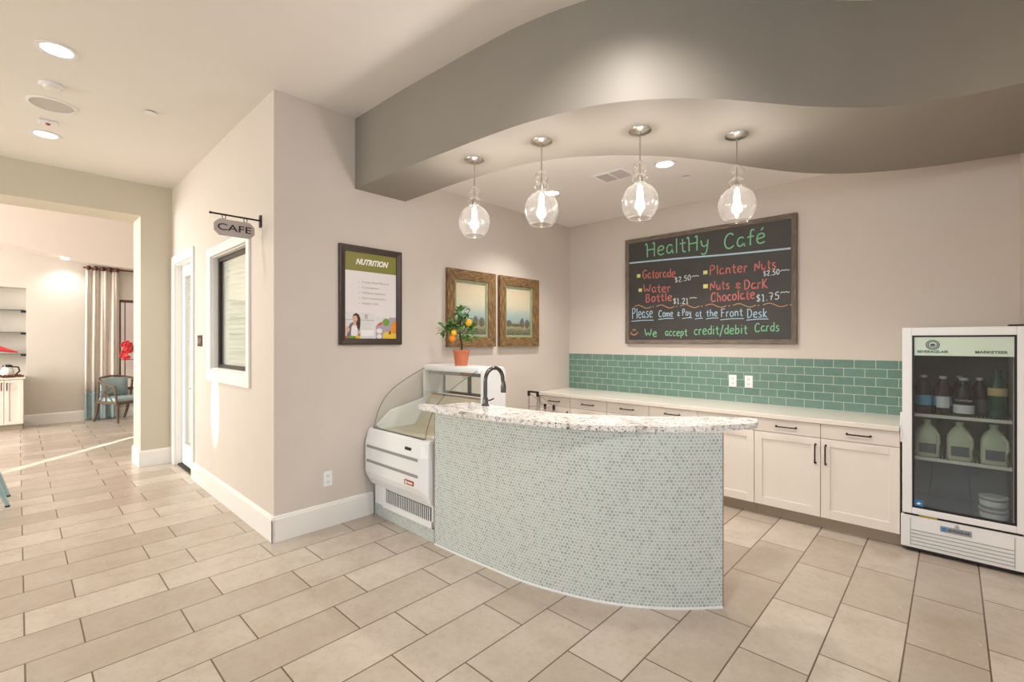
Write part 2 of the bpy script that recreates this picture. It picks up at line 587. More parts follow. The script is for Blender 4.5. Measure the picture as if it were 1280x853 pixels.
def text(name, body, origin, right, width, height, mat, parent, depth=0.0015, shear=0.0, bold=0.0):
    """printed lettering: baseline starts at origin, fitted to width x cap height"""
    cu = bpy.data.curves.new('t', 'FONT')
    cu.body = body
    cu.size = 1
    cu.shear = shear
    cu.offset = bold
    cu.extrude = 0.0
    tmp = bpy.data.objects.new('t', cu)
    C.objects.link(tmp)
    bpy.context.view_layer.update()
    me = bpy.data.meshes.new_from_object(tmp.evaluated_get(bpy.context.evaluated_depsgraph_get()))
    bpy.data.objects.remove(tmp)
    bpy.data.curves.remove(cu)
    xs = [v.co.x for v in me.vertices]
    x0, x1 = min(xs), max(xs)
    fm = frame_mat(origin, right)
    sx, sy = width/(x1-x0), height/0.70
    for v in me.vertices:
        v.co = fm @ Vector(((v.co.x-x0)*sx, v.co.y*sy, depth))
    me.materials.clear()
    me.materials.append(mat)
    o = bpy.data.objects.new(name, me)
    C.objects.link(o)
    o.parent = parent
    if parent is not None and parent.type == 'EMPTY':
        o.matrix_parent_inverse = Matrix.Translation(-parent.location)
    return o

# ================================================================== THE ROOM
XW, YB, YC, XE = -3.795, 5.16, 1.35, -7.25       # poster wall, back wall, corridor wall, end wall
ZC, ZS, ZL = 3.49, 2.88, 3.10                    # hall ceiling, soffit underside, alcove ceiling
b = B(); b.box(-13.2, 5.2, -6.0, 5.4, -0.12, 0.0)
struct(b.build('floor', M['floor']))
b = B(); b.box(XE-0.5, 5.2, -6.0, 5.4, ZC, ZC+0.15)
struct(b.build('ceiling', M['ceil']))
b = B(); b.box(XW-0.15, XW, YC, YB+0.15, 0, ZC)
struct(b.build('wall_left', M['wall']))
b = B(); b.box(XW, 0.52, YB, YB+0.15, 0, ZC)
struct(b.build('wall_back', M['wall']))
b = B(); b.box(0.367, 0.52, 2.95, YB, 0, ZC)
b.box(0.52, 5.2, 2.95, 3.10, 0, ZC)
struct(b.build('wall_right', M['wall']))
# corridor wall with openings for door and window
DX0, DX1, DZ = -7.06, -6.22, 2.50
WX0, WX1, WZ0, WZ1 = -5.46, -4.38, 1.27, 2.40
b = B()
b.box(XE, DX0, YC, YC+0.15, 0, ZC)
b.box(DX0, DX1, YC, YC+0.15, DZ, ZC)
b.box(DX1, WX0, YC, YC+0.15, 0, ZC)
b.box(WX0, WX1, YC, YC+0.15, 0, WZ0)
b.box(WX0, WX1, YC, YC+0.15, WZ1, ZC)
b.box(WX1, XW-0.15, YC, YC+0.15, 0, ZC)
struct(b.build('wall_corridor', M['wallhall']))
# end wall with the wide cased opening
b = B()
b.box(XE-0.5, XE, 1.03, YC+0.15, 0, ZC)
b.box(XE-0.5, XE, -2.3, 1.03, 3.09, ZC)
b.box(XE-0.5, XE, -6.0, -2.3, 0, ZC)
struct(b.build('wall_end', M['wallend']))
# unseen low wall added behind the camera to darken reflections in glass
b = B(); b.box(XE, 5.2, -6.15, -6.0, 0, 1.75)
struct(b.build('wall_front_blocker', M['wall']))
# soffit: a ribbon with curved front and back
front = spline([(XW, 2.02), (-3.13, 2.035), (-2.58, 2.065), (-2.26, 2.085), (-1.933, 2.117), (-1.668, 2.174), (-1.442, 2.247), (-1.253, 2.354), (-1.086, 2.489), (-0.929, 2.648),
                (-0.78, 2.837), (-0.627, 3.036), (-0.498, 3.176), (-0.367, 3.307), (-0.25, 3.395), (-0.096, 3.47), (0.091, 3.53), (0.367, 3.56)], 5)
back = spline([(XW, 2.534), (-3.152, 2.535), (-2.766, 2.553), (-2.415, 2.60), (-2.077, 2.706), (-1.795, 2.902), (-1.628, 3.059), (-1.436, 3.292), (-1.258, 3.584), (-1.115, 3.851),
               (-0.876, 4.24), (-0.604, 4.521), (-0.321, 4.693), (-0.047, 4.793), (0.207, 4.844), (0.367, 4.876)], 5)
def strip(b, A, Bk, z0, z1):
    """solid between two plan curves, resampled to the same count"""
    def res(L, n):
        ln = [0]
        for p, q in zip(L, L[1:]):
            ln.append(ln[-1]+math.dist(p, q))
        out, j = [], 0
        for i in range(n):
            t = ln[-1]*i/(n-1)
            while j < len(L)-2 and ln[j+1] < t:
                j += 1
            f = 0 if ln[j+1] == ln[j] else (t-ln[j])/(ln[j+1]-ln[j])
            out.append(tuple(L[j][k]*(1-f)+L[j+1][k]*f for k in (0, 1)))
        return out
    n = 100
    A, Bk = res(A, n), res(Bk, n)
    V = [[b.bm.verts.new((*p, z)) for p in L] for L, z in ((A, z0), (Bk, z0), (A, z1), (Bk, z1))]
    for i in range(n-1):
        b.face([V[0][i], V[0][i+1], V[1][i+1], V[1][i]])
        b.face([V[2][i+1], V[2][i], V[3][i], V[3][i+1]])
        b.face([V[0][i+1], V[0][i], V[2][i], V[2][i+1]])
        b.face([V[1][i], V[1][i+1], V[3][i+1], V[3][i]])
    for i in (0, n-1):
        b.face([V[0][i], V[1][i], V[3][i], V[2][i]])
b = B(); strip(b, front, back, ZS, ZC)
struct(b.build('ceiling_soffit', M['soffit'], smooth=True))
mid = [(x, y-0.06) for x, y in back]
b = B(); strip(b, mid, [(XW, YB), (0.367, YB)], ZL, ZL+0.1)
struct(b.build('ceiling_alcove', M['ceil']))

# baseboards
def base_poly(y0, y1, h=0.2, t=0.018):
    return None
def baseboard(name, p, q, nrm, h=0.2, t=0.018, mat='trim'):
    """profile swept from p to q (plan), sticking out along nrm"""
    p, q, nv = Vector((*p, 0)), Vector((*q, 0)), Vector((*nrm, 0))
    prof = [(0, 0), (t, 0), (t, h-0.025), (t*0.75, h-0.02), (t*0.6, h-0.008), (t*0.3, h), (0, h)]
    b = B()
    A = [b.bm.verts.new(p+nv*u+Vector((0, 0, z))) for u, z in prof]
    Q = [b.bm.verts.new(q+nv*u+Vector((0, 0, z))) for u, z in prof]
    n = len(prof)
    b.face(A); b.face(Q[::-1])
    for i in range(n):
        b.face([A[i], A[(i+1) % n], Q[(i+1) % n], Q[i]])
    return struct(b.build(name, M[mat]))
baseboard('baseboard_left', (XW, YC-0.018), (XW, 2.19), (1, 0))
baseboard('baseboard_corridor', (DX1+0.075, YC), (XW+0.018, YC), (0, -1))
baseboard('baseboard_end', (XE, 1.012), (XE, YC), (1, 0))
baseboard('baseboard_jamb', (XE, 1.03), (XE-0.5, 1.03), (0, -1))
baseboard('baseboard_back', (0.30, YB), (0.367, YB), (0, -1))
baseboard('baseboard_lounge', (-12.3, 0.07), (-12.3, 4.0), (1, 0))

# door in the corridor wall (casing, slab with blinds behind glass)
b = B()
b.box(XE+0.03, DX0, YC-0.02, YC, 0, DZ+0.11)
b.box(DX1, DX1+0.075, YC-0.02, YC, 0, DZ+0.11)
b.box(DX0, DX1, YC-0.02, YC, DZ, DZ+0.11)
b.box(DX0, DX0+0.012, YC, YC+0.15, 0, DZ)
b.box(DX1-0.012, DX1, YC, YC+0.15, 0, DZ)
b.box(DX0+0.012, DX1-0.012, YC, YC+0.15, DZ-0.012, DZ)
struct(b.build('trim_1', M['trim'], bevel=0.004))
b = B()
y0, y1 = YC+0.065, YC+0.11
lx0, lx1, lz0, lz1 = -6.92, -6.36, 0.27, 2.35
b.box(DX0+0.014, lx0, y0, y1, 0.02, DZ-0.015)
b.box(lx1, DX1-0.014, y0, y1, 0.02, DZ-0.015)
b.box(lx0, lx1, y0, y1, 0.02, lz0)
b.box(lx0, lx1, y0, y1, lz1, DZ-0.015)
door = struct(b.build('door_1', M['trim'], bevel=0.004))
b = B(); b.box(DX0, DX1, YC+0.02, YC+0.15, 0.0, 0.02)
b.build('door_gap_shade', M['gap'], door)  # dark strip stands in for the shade in the gap under the door
b = B(); b.box(lx0, lx1, y0+0.018, y0+0.024, lz0, lz1)
b.build('door_pane', M['glass'], door)
b = B()
for i in range(60):
    z = lz0+0.02+i*(lz1-lz0-0.03)/60
    b.poly([(lx0+0.004, y1-0.012, z), (lx1-0.004, y1-0.012, z), (lx1-0.004, y1+0.004, z+0.027), (lx0+0.004, y1+0.004, z+0.027)])
b.build('door_blind', M['slat'], door)
b = B(); b.tube([(DX1-0.08, y0-0.02, 1.0), (DX1-0.08, y0-0.05, 1.0), (DX1-0.19, y0-0.05, 1.0)], 0.009)
b.lathe([(0, 0), (0.028, 0), (0.028, 0.012), (0, 0.012)], (DX1-0.08, y0, 1.0), 16, (0, -1, 0))
b.build('door_handle', M['steel'], door, smooth=True)

# interior window in the corridor wall
b = B()
ox0, ox1, oz0, oz1 = WX0-0.13, WX1+0.07, WZ0-0.12, WZ1+0.09
b.box(ox0, WX0, YC-0.022, YC, oz0, oz1)
b.box(WX1, ox1, YC-0.022, YC, oz0, oz1)
b.box(WX0, WX1, YC-0.022, YC, WZ1, oz1)
b.box(WX0, WX1, YC-0.022, YC, oz0, WZ0)
b.box(WX0, WX0+0.01, YC, YC+0.15, WZ0, WZ1)
b.box(WX1-0.01, WX1, YC, YC+0.15, WZ0, WZ1)
b.box(WX0+0.01, WX1-0.01, YC, YC+0.15, WZ0, WZ0+0.01)
b.box(WX0+0.01, WX1-0.01, YC, YC+0.15, WZ1-0.01, WZ1)
struct(b.build('trim_2', M['trim'], bevel=0.004))
b = B()
fx0, fx1, fz0, fz1 = WX0+0.01, WX1-0.01, WZ0+0.01, WZ1-0.01
for q in ((fx0, fx0+0.045, fz0, fz1), (fx1-0.03, fx1, fz0, fz1), (fx0+0.045, fx1-0.03, fz0, fz0+0.035), (fx0+0.045, fx1-0.03, fz1-0.04, fz1)):
    b.box(q[0], q[1], YC+0.05, YC+0.085, q[2], q[3])
win = struct(b.build('window_1', M['bronze'], bevel=0.003))
b = B(); b.box(fx0+0.045, fx1-0.03, YC+0.064, YC+0.07, fz0+0.035, fz1-0.04)
b.build('window_pane', M['glass'], win)
b = B(); b.box(fx0+0.012, fx1-0.012, YC+0.086, YC+0.10, fz1-0.055, fz1-0.005)
for i in range(22):
    z = fz0+0.005+i*0.048
    b.poly([(fx0+0.012, YC+0.088, z), (fx1-0.012, YC+0.088, z), (fx1-0.012, YC+0.098, z+0.052), (fx0+0.012, YC+0.098, z+0.052)])
b.build('window_blind', M['slat'], win)

# ================================================================== LOUNGE BEYOND THE OPENING
XF = -12.3
WY0, WY1, WWZ0, WWZ1 = 1.40, 2.60, 0.55, 2.39      # window
NY0, NY1, NZ0, NZ1 = -1.6, 0.10, 0.914, 2.52       # niche
b = B()
b.box(XF-0.45, XF, -6.0, NY0, 0, 4.3)
b.box(XF-0.45, XF, NY0, NY1, 0, NZ0)
b.box(XF-0.45, XF, NY0, NY1, NZ1, 4.3)
b.box(XF-0.45, XF-0.35, NY0, NY1, NZ0, NZ1)
b.box(XF-0.45, XF, NY1, WY0, 0, 4.3)
b.box(XF-0.15, XF, WY0, WY1, 0, WWZ0)
b.box(XF-0.15, XF, WY0, WY1, WWZ1, 4.3)
b.box(XF-0.15, XF, WY1, 4.2, 0, 4.3)
struct(b.build('wall_lounge', M['walllounge']))
b = B(); b.box(-12.75, XE-0.5, 4.0, 4.15, 0, 4.3); b.box(XE-0.5, XE, YC+0.15, 4.15, 0, ZC)
struct(b.build('wall_lounge_side', M['walllounge']))
b = B(); b.box(-12.75, XE-0.5, -6.0, 4.15, 4.3, 4.4); b.box(XE-0.5, XE-0.4, -6.0, 4.15, ZC, 4.3)
struct(b.build('ceiling_lounge', M['ceil']))
# bulkhead over the far wall
b = B()
ys = [-3.0, -1.5, -0.214, 0.93, 1.54, 4.0]
zf = [3.55, 3.43, 3.27, 3.02, 2.985, 2.96]
zb = [3.42, 3.32, 3.21, 3.05, 3.005, 2.97]
L = [[b.bm.verts.new(p) for p in ((-11.8, y, f), (XF, y, k), (XF, y, 4.3), (-11.8, y, 4.3))] for y, f, k in zip(ys, zf, zb)]
for p, q in zip(L, L[1:]):
    for i in range(4):
        b.face([p[i], p[(i+1) % 4], q[(i+1) % 4], q[i]])
b.face(L[0]); b.face(L[-1][::-1])
struct(b.build('ceiling_bulkhead', M['bulk']))
# lounge window with frame, outside garden wall
b = B()
b.box(XF-0.1, XF-0.05, WY0, WY0+0.04, WWZ0, WWZ1); b.box(XF-0.1, XF-0.05, WY1-0.04, WY1, WWZ0, WWZ1)
b.box(XF-0.1, XF-0.05, WY0+0.04, WY1-0.04, WWZ0, WWZ0+0.05); b.box(XF-0.1, XF-0.05, WY0+0.04, WY1-0.04, WWZ1-0.05, WWZ1)
b.box(XF-0.1, XF-0.05, 1.50, 1.512, WWZ0+0.05, WWZ1-0.05); b.box(XF-0.1, XF-0.05, WY0+0.04, WY1-0.04, 1.16, 1.172)
wl = struct(b.build('window_2', M['darkwood']))
b = B(); b.box(XF-0.08, XF-0.074, WY0+0.04, WY1-0.04, WWZ0+0.05, WWZ1-0.05)
b.build('window_pane', M['glass'], wl)
b = B(); b.box(-15.0, -14.8, -0.5, 5.5, -0.1, 2.9)
tag(b.build('garden_wall', M['pink']), 'sunlit pink stucco garden wall outside the lounge window', 'wall')

# ================================================================== CAFE BAR
bar_line = spline([(-2.867, 2.176), (-2.62, 2.183), (-2.382, 2.198), (-2.024, 2.225), (-1.75, 2.285), (-1.518, 2.368), (-1.32, 2.48), (-1.143, 2.62), (-0.967, 2.805)], 8)
bar = thing('cafe_bar', (-1.9, 2.4, 0), 'curved cafe bar clad in pale green penny round tiles', 'bar counter')
def offset(L, d_):
    out = []
    for i, p in enumerate(L):
        a, c = L[max(i-1, 0)], L[min(i+1, len(L)-1)]
        t = Vector((c[0]-a[0], c[1]-a[1])).normalized()
        out.append((p[0]-t.y*d_, p[1]+t.x*d_))
    return out
def clad(b, L, z0, z1, u0=0.0):
    u = u0
    for p, q in zip(L, L[1:]):
        u2 = u+math.dist(p, q)
        f = b.poly([(*p, z0), (*q, z0), (*q, z1), (*p, z1)])
        for lp, (a, c) in zip(f.loops, ((u, z0), (u2, z0), (u2, z1), (u, z1))):
            lp[b.uv].uv = (a, c)
        u = u2
    return u
b = B(); clad(b, bar_line, 0.010, 1.02)
b.build('tile_cladding', M['penny'], bar, smooth=True, merge=True)
b = B()
inner, core = offset(bar_line, 0.16), offset(bar_line, 0.006)
strip(b, core, inner, 0.0, 1.02)
b.build('bar_wall', M['wall'], bar, smooth=True)
b = B()
strip(b, offset(bar_line, -0.004), offset(bar_line, 0.004), 0.0, 0.012)
b.build('grout_bead', M['white'], bar)
for e in (0, -1):
    p = bar_line[e]
    b = B(); b.tube([(*p, 0.0), (*p, 1.02)], 0.004, 6); b.build('edge_trim', M['steel'], bar)
b = B()
clad(b, [(XW+0.02, 2.20), (-2.872, 2.186)], 0.0, 0.105)
clad(b, [(-2.872, 2.186), (-2.872, 2.176)], 0.0, 0.105)
b.build('tile_plinth', M['penny'], bar)
gfront = spline([(-3.06, 2.17), (-3.0, 2.122), (-2.88, 2.112), (-2.631, 2.116), (-2.312, 2.136), (-2.051, 2.173), (-1.726, 2.25), (-1.468, 2.373), (-1.247, 2.532), (-1.054, 2.747), (-0.935, 2.927), (-0.868, 3.05)], 6)
gback = spline([(-0.868, 3.05), (-0.875, 3.13), (-0.94, 3.24), (-1.206, 3.075), (-1.473, 2.83), (-1.787, 2.64), (-2.025, 2.56), (-2.329, 2.52), (-2.6, 2.52), (-2.87, 2.52)], 5)[1:]
b = B(); b.prism(gfront + gback + [(-2.885, 2.24), (-3.04, 2.21)], 'z', 1.021, 1.054)
bmesh.ops.triangulate(b.bm, faces=[f for f in b.bm.faces if len(f.verts) > 4])
b.build('granite_top', M['granite'], bar, smooth=True)

# faucet on the bar
fc = thing('bar_faucet', (-2.60, 2.455, 1.054), 'dark bronze gooseneck faucet standing on granite bar top', 'faucet')
b = B(); b.lathe([(0, 0), (0.030, 0), (0.030, 0.008), (0.022, 0.014), (0.019, 0.06), (0.0165, 0.065), (0, 0.065)], (-2.60, 2.455, 1.054), 20)
b.build('base', M['faucet'], fc, smooth=True)
arc = [(-2.60, 2.455, 1.115), (-2.60, 2.455, 1.245)] + [(-2.60, 2.455+0.095*(1-math.cos(a)), 1.245+0.095*math.sin(a)) for a in [PI*i/14 for i in range(1, 14)]] + [(-2.60, 2.648, 1.225)]
b = B(); b.tube(arc, 0.0155, 12)
b.build('spout', M['faucet'], fc, smooth=True)
b = B(); b.lathe([(0, 0), (0.021, 0), (0.021, 0.05), (0.016, 0.075), (0.0145, 0.09), (0, 0.09)], (-2.60, 2.652, 1.14), 16)
b.build('spray_head', M['faucet'], fc, smooth=True)
b = B(); b.tube([(-2.585, 2.455, 1.095), (-2.55, 2.46, 1.10), (-2.52, 2.465, 1.115)], 0.006)
b.build('lever', M['faucet'], fc, smooth=True)

# ================================================================== DISPLAY CASE
dc = thing('display_case', (-3.32, 2.55, 0.1), 'white refrigerated display case with curved glass at left end of bar', 'display case')
X0, X1 = -3.765, -2.893
b = B()
b.box(X0+0.01, X1-0.01, 2.19, 2.96, 0.106, 0.72)
b.build('cabinet', M['white'], dc, bevel=0.006)
prof = [(2.19, 0.785), (2.155, 0.785), (2.128, 0.765), (2.100, 0.655), (2.100, 0.41), (2.118, 0.36), (2.165, 0.285), (2.19, 0.285)]
b = B()
b.prism(prof, 'x', X0, X1-0.055)
# right end return, chamfered
A = [b.bm.verts.new((X1-0.055, y, z)) for y, z in prof]
Q = [b.bm.verts.new((X1, max(y, 2.138) if y < 2.15 else y, z)) for y, z in prof]
for i in range(len(prof)):
    j = (i+1) % len(prof)
    b.face([A[i], A[j], Q[j], Q[i]])
b.face(Q)
b.build('front_panel', M['white'], dc, bevel=0.004)
for z in (0.633, 0.507):
    b = B(); b.box(X0+0.03, X1-0.085, 2.0965, 2.102, z-0.011, z+0.011)
    b.build('groove', M['greyplastic'], dc)
b = B(); b.box(-3.16, -3.08, 2.106, 2.12, 0.690, 0.712)
b.build('temperature_display', M['black'], dc)
b = B(); b.box(-3.15, -3.03, 2.094, 2.103, 0.425, 0.46)
bd = b.build('brand_badge', M['redbadge'], dc)
b = B(); b.box(-3.135, -3.115, 2.092, 2.0945, 0.432, 0.453); b.box(-3.105, -3.04, 2.092, 2.0945, 0.436, 0.449)
b.build('badge_mark', M['printwhite'], bd)
gx0, gx1, gz0, gz1 = -3.56, -2.925, 0.158, 0.262
b = B(); b.box(gx0, gx1, 2.183, 2.19, gz0, gz1)
gr = b.build('vent_grille', M['gap'], dc)
b = B()
for i in range(25):
    x = gx0+0.008+i*(gx1-gx0-0.016)/24
    b.box(x-0.004, x+0.004, 2.178, 2.184, gz0, gz1)
b.box(gx0-0.04, gx1+0.02, 2.174, 2.184, gz0-0.05, gz0); b.box(gx0-0.04, gx0, 2.176, 2.184, gz0, gz1+0.02)
b.build('grille_slats', M['white'], gr)
# well and rear structure
b = B()
b.box(X0+0.02, X1-0.04, 2.22, 2.90, 0.722, 0.76)
b.build('display_deck', M['warmdeck'], dc)
b = B(); b.prism([(2.60, 0.76), (2.88, 0.76), (2.88, 1.03), (2.78, 1.03)], 'x', X0+0.03, X1-0.05)
b.build('stepped_riser', M['warmdeck'], dc)
endp = [(2.24, 0.72), (2.96, 0.72), (2.985, 0.80), (2.985, 1.29), (2.96, 1.32), (2.74, 1.32), (2.715, 1.30), (2.715, 1.0), (2.35, 0.92), (2.20, 0.80)]
b = B(); b.prism(endp, 'x', X1-0.045, X1-0.005)
b.build('end_panel', M['white'], dc, bevel=0.005)
b = B(); b.prism(endp, 'x', X0, X0+0.035)
b.build('end_panel', M['white'], dc, bevel=0.005)
b = B(); b.box(X0+0.036, X1-0.046, 2.70, 2.975, 1.268, 1.32)
b.build('canopy', M['white'], dc, bevel=0.008)
b = B(); b.box(X0+0.06, X1-0.07, 2.74, 2.93, 1.235, 1.266)
b.build('canopy_underbox', M['greysteel'], dc)  # plain grey box under the canopy
b = B()
for xa, xb in ((X0+0.036, -3.34), (-3.34, X1-0.046)):
    for q in ((xa, xa+0.02, 1.03, 1.266), (xb-0.02, xb, 1.03, 1.266), (xa+0.02, xb-0.02, 1.03, 1.055), (xa+0.02, xb-0.02, 1.225, 1.266)):
        b.box(q[0], q[1], 2.94, 2.955, q[2], q[3])
b.build('rear_door_frame', M['greysteel'], dc)
b = B(); b.box(X0+0.056, X1-0.066, 2.945, 2.949, 1.05, 1.23)
b.build('rear_glass', M['caseglass'], dc)
gp = spline([(2.160, 0.782), (2.182, 0.87), (2.225, 0.975), (2.292, 1.062), (2.385, 1.135), (2.53, 1.213), (2.70, 1.29), (2.72, 1.30)], 5)
b = B()
gl0, gl1 = X0+0.045, -2.965
for p, q in zip(gp, gp[1:]):
    b.poly([(gl0, *p), (gl1, *p), (gl1, *q), (gl0, *q)])
cg = b.build('curved_glass', M['caseglass'], dc, smooth=True, merge=True)
for x in (gl0, gl1):
    b = B(); b.tube([(x, *p) for p in gp], 0.0035, 6)
    b.build('glass_rim', M['rim'], cg, smooth=True)
b = B(); b.box(gl0, gl1, 2.150, 2.168, 0.772, 0.790)
b.build('glass_channel', M['greysteel'], cg)

# citrus plant on the case
pc = Vector((-3.335, 2.84, 1.32))
pl = thing('potted_citrus', pc, 'small potted citrus tree in terracotta pot on top of white display case', 'plant')
b = B(); b.lathe([(0, 0), (0.058, 0), (0.075, 0.125), (0.078, 0.128), (0.078, 0.148), (0.068, 0.148), (0.066, 0.12), (0, 0.12)], pc, 24)
b.build('pot', M['terracotta'], pl, smooth=True)
b = B(); b.tube([pc+Vector(p) for p in ((0.0, 0.0, 0.11), (0.006, 0.004, 0.19), (-0.006, -0.008, 0.26), (-0.01, -0.01, 0.34), (0.0, 0.0, 0.46))], [0.010, 0.009, 0.008, 0.007, 0.004], 8)
V2 = Vector
rv = V2((math.cos(0.757), math.sin(0.757), 0))       # along the picture plane
fv = V2((-math.sin(0.757), math.cos(0.757), 0))
for s_, h0, h1, r_ in ((-0.13, 0.28, 0.34, 0.004), (0.09, 0.30, 0.38, 0.004), (-0.10, 0.27, 0.25, 0.003), (0.08, 0.34, 0.52, 0.003), (-0.05, 0.36, 0.52, 0.003)):
    b.tube([pc+V2((0, 0, h0)), pc+rv*s_*0.5+V2((0, 0, (h0+h1)/2+0.02)), pc+rv*s_+V2((0, 0, h1))], r_, 6)
b.build('stem', M['trunk'], pl, smooth=True)
b = B()
def leaf(b, c, d_, ln, w, up):
    d_ = d_.normalized()
    sdv = d_.cross(up).normalized()
    nn = sdv.cross(d_)
    pts = []
    for t, ww, dz in ((0, 0.0, 0), (0.25, 0.8, 0.06), (0.55, 1.0, 0.07), (0.82, 0.55, 0.02), (1, 0.0, -0.06)):
        pts.append((c+d_*ln*t+nn*dz*ln, ww*w))
    for (p, wp), (q, wq) in zip(pts, pts[1:]):
        for sg in (1, -1):
            e1, e2 = p+sdv*wp*sg+nn*wp*0.25, q+sdv*wq*sg+nn*wq*0.25
            b.poly([p, q, e2, e1] if wp > 0 and wq > 0 else ([p, q, e2] if wp == 0 else [p, q, e1]))
lv = [(-0.05, 0.30, 0.10), (0.03, 0.33, 0.10), (-0.03, 0.42, 0.09), (0.04, 0.42, 0.09), (-0.10, 0.36, 0.07), (0.08, 0.30, 0.08), (-0.01, 0.50, 0.05), (-0.15, 0.33, 0.05)]
for i in range(150):
    s_, h, r_ = lv[i % 8]
    while True:
        q = V2((random.uniform(-1, 1), random.uniform(-1, 1), random.uniform(-1, 1)))
        if q.length < 1:
            break
    c = pc+rv*s_+V2((0, 0, h))+q*r_*0.75
    d_ = (q+V2((random.uniform(-.5, .5), random.uniform(-.5, .5), random.uniform(-0.3, 0.5))))
    leaf(b, c, d_, random.uniform(0.05, 0.085), random.uniform(0.014, 0.021), V2((random.uniform(-.4, .4), random.uniform(-.4, .4), 1)))
for s_, h in ((0.085, 0.52), (0.075, 0.53), (0.09, 0.51)):
    leaf(b, pc+rv*s_+V2((0, 0, h)), V2((random.uniform(-1, 1), random.uniform(-1, 1), 0.3)), 0.05, 0.017, V2((0, 0, 1)))
b.build('foliage', M['leaf'], pl, smooth=True)
for s_, f_, h, m in ((0.075, -0.06, 0.40, 'lemon'), (-0.075, -0.05, 0.255, 'orange'), (-0.06, -0.07, 0.305, 'lemon')):
    b = B(); b.ball(pc+rv*s_+fv*f_+V2((0, 0, h)), 0.031 if h != 0.305 else 0.026, 14, (1, 1, 1.12))
    b.build('citrus_fruit', M[m], pl, smooth=True)

# ================================================================== BACK COUNTER
def pull(name, p, q, out, mat, parent):
    """bar pull between p and q on a front facing -y"""
    p, q, o = Vector(p), Vector(q), Vector(out)
    d_ = (q-p).normalized()
    b = B()
    b.tube([p, p+o*0.8, p+o+d_*0.008, q+o-d_*0.008, q+o*0.8, q], 0.0055, 8)
    for e in (p, q):
        b.lathe([(0, 0), (0.009, 0), (0.007, 0.006), (0, 0.006)], e, 10, o.normalized())
    return b.build(name, M[mat], parent, smooth=True)
CY = 4.52
def cabinet(x0, x1, n, label, hand=None):
    c = thing('base_cabinet', ((x0+x1)/2, 4.85, 0), label, 'cabinet', 'white shaker base cabinets')
    b = B()
    b.box(x0+0.001, x1-0.001, CY+0.022, YB-0.002, 0.10, 0.874)
    b.build('carcass', M['offwhite'], c)
    b = B(); b.box(x0+0.001, x1-0.001, CY+0.075, CY+0.09, 0.001, 0.10)
    b.build('toe_kick', M['toe'], c)
    w = (x1-x0)/n
    for i in range(n):
        a, e = x0+i*w+0.0025, x0+(i+1)*w-0.0025
        b = B(); b.box(a, e, CY, CY+0.02, 0.755, 0.868)
        dr = b.build('drawer', M['offwhite'], c, bevel=0.002)
        m = (a+e)/2
        pull('handle', (m-0.075, CY, 0.812), (m+0.075, CY, 0.812), (0, -0.03, 0), 'bronze', dr)
        b = B()
        s = 0.062
        b.box(a, a+s, CY, CY+0.02, 0.105, 0.750); b.box(e-s, e, CY, CY+0.02, 0.105, 0.750)
        b.box(a+s, e-s, CY, CY+0.02, 0.105, 0.105+s+0.01); b.box(a+s, e-s, CY, CY+0.02, 0.750-s, 0.750)
        b.box(a+s, e-s, CY+0.009, CY+0.02, 0.105+s+0.01, 0.750-s)
        do = b.build('door', M['offwhite'], c, bevel=0.0015)
        hx = e-0.033 if i == 0 else a+0.033
        pull('handle', (hx, CY, 0.545), (hx, CY, 0.697), (0, -0.03, 0), 'bronze', do)
    return c
cabinet(-1.29, -0.285, 2, 'white two door base cabinet beside the glass door cooler')
cabinet(-2.305, -1.29, 2, 'white two door base cabinet second from the cooler, behind right end of bar')
cabinet(-3.32, -2.305, 2, 'white two door base cabinet third from the cooler, mostly hidden behind bar')
cabinet(-3.785, -3.32, 1, 'narrow single drawer white base cabinet in the left corner')
b = B(); b.box(XW+0.002, -0.287, CY-0.035, YB-0.002, 0.875, 0.914)
tag(b.build('countertop', M['quartz'], bevel=0.004), 'long white quartz countertop running along the back wall', 'countertop')
b = B(); b.box(XW+0.002, -0.285, YB-0.010, YB-0.0005, 0.915, 1.382)
tag(b.build('tile_backsplash', M['subway']), 'glossy green subway tile backsplash above white countertop', 'backsplash')

def outlet(loc, right, label, n=2):
    nx = Vector(right).cross(Vector((0, 0, 1)))
    fm = frame_mat(loc, right)
    def bx(b, u0, u1, v0, v1, d0, d1):
        V = [b.bm.verts.new(fm @ Vector(p)) for p in ((u0, v0, d0), (u1, v0, d0), (u1, v1, d0), (u0, v1, d0), (u0, v0, d1), (u1, v0, d1), (u1, v1, d1), (u0, v1, d1))]
        for q in ((3, 2, 1, 0), (4, 5, 6, 7), (0, 1, 5, 4), (1, 2, 6, 5), (2, 3, 7, 6), (3, 0, 4, 7)):
            b.face([V[i] for i in q])
    t = thing('power_outlet', loc, label, 'outlet', 'white wall outlets')
    b = B(); bx(b, -0.038, 0.038, -0.062, 0.062, 0, 0.005)
    b.build('cover_plate', M['white'], t, bevel=0.002)
    for s in (-0.026, 0.026):
        b = B(); bx(b, -0.017, 0.017, s-0.018, s+0.018, 0.005, 0.007)
        r = b.build('socket', M['white'], t, bevel=0.001)
        b = B(); bx(b, -0.008, -0.005, s-0.006, s+0.008, 0.007, 0.0075); bx(b, 0.005, 0.008, s-0.006, s+0.008, 0.007, 0.0075); bx(b, -0.002, 0.002, s-0.014, s-0.010, 0.007, 0.0075)
        b.build('slots', M['black'], r)
    return t
outlet((-1.677, YB-0.0105, 1.133), (1, 0, 0), 'left of two white outlets on green tile backsplash')
outlet((-1.521, YB-0.0105, 1.133), (1, 0, 0), 'right of two white outlets on green tile backsplash')
outlet((XW+0.0005, 1.775, 0.40), (0, 1, 0), 'white outlet low on the left wall above baseboard')

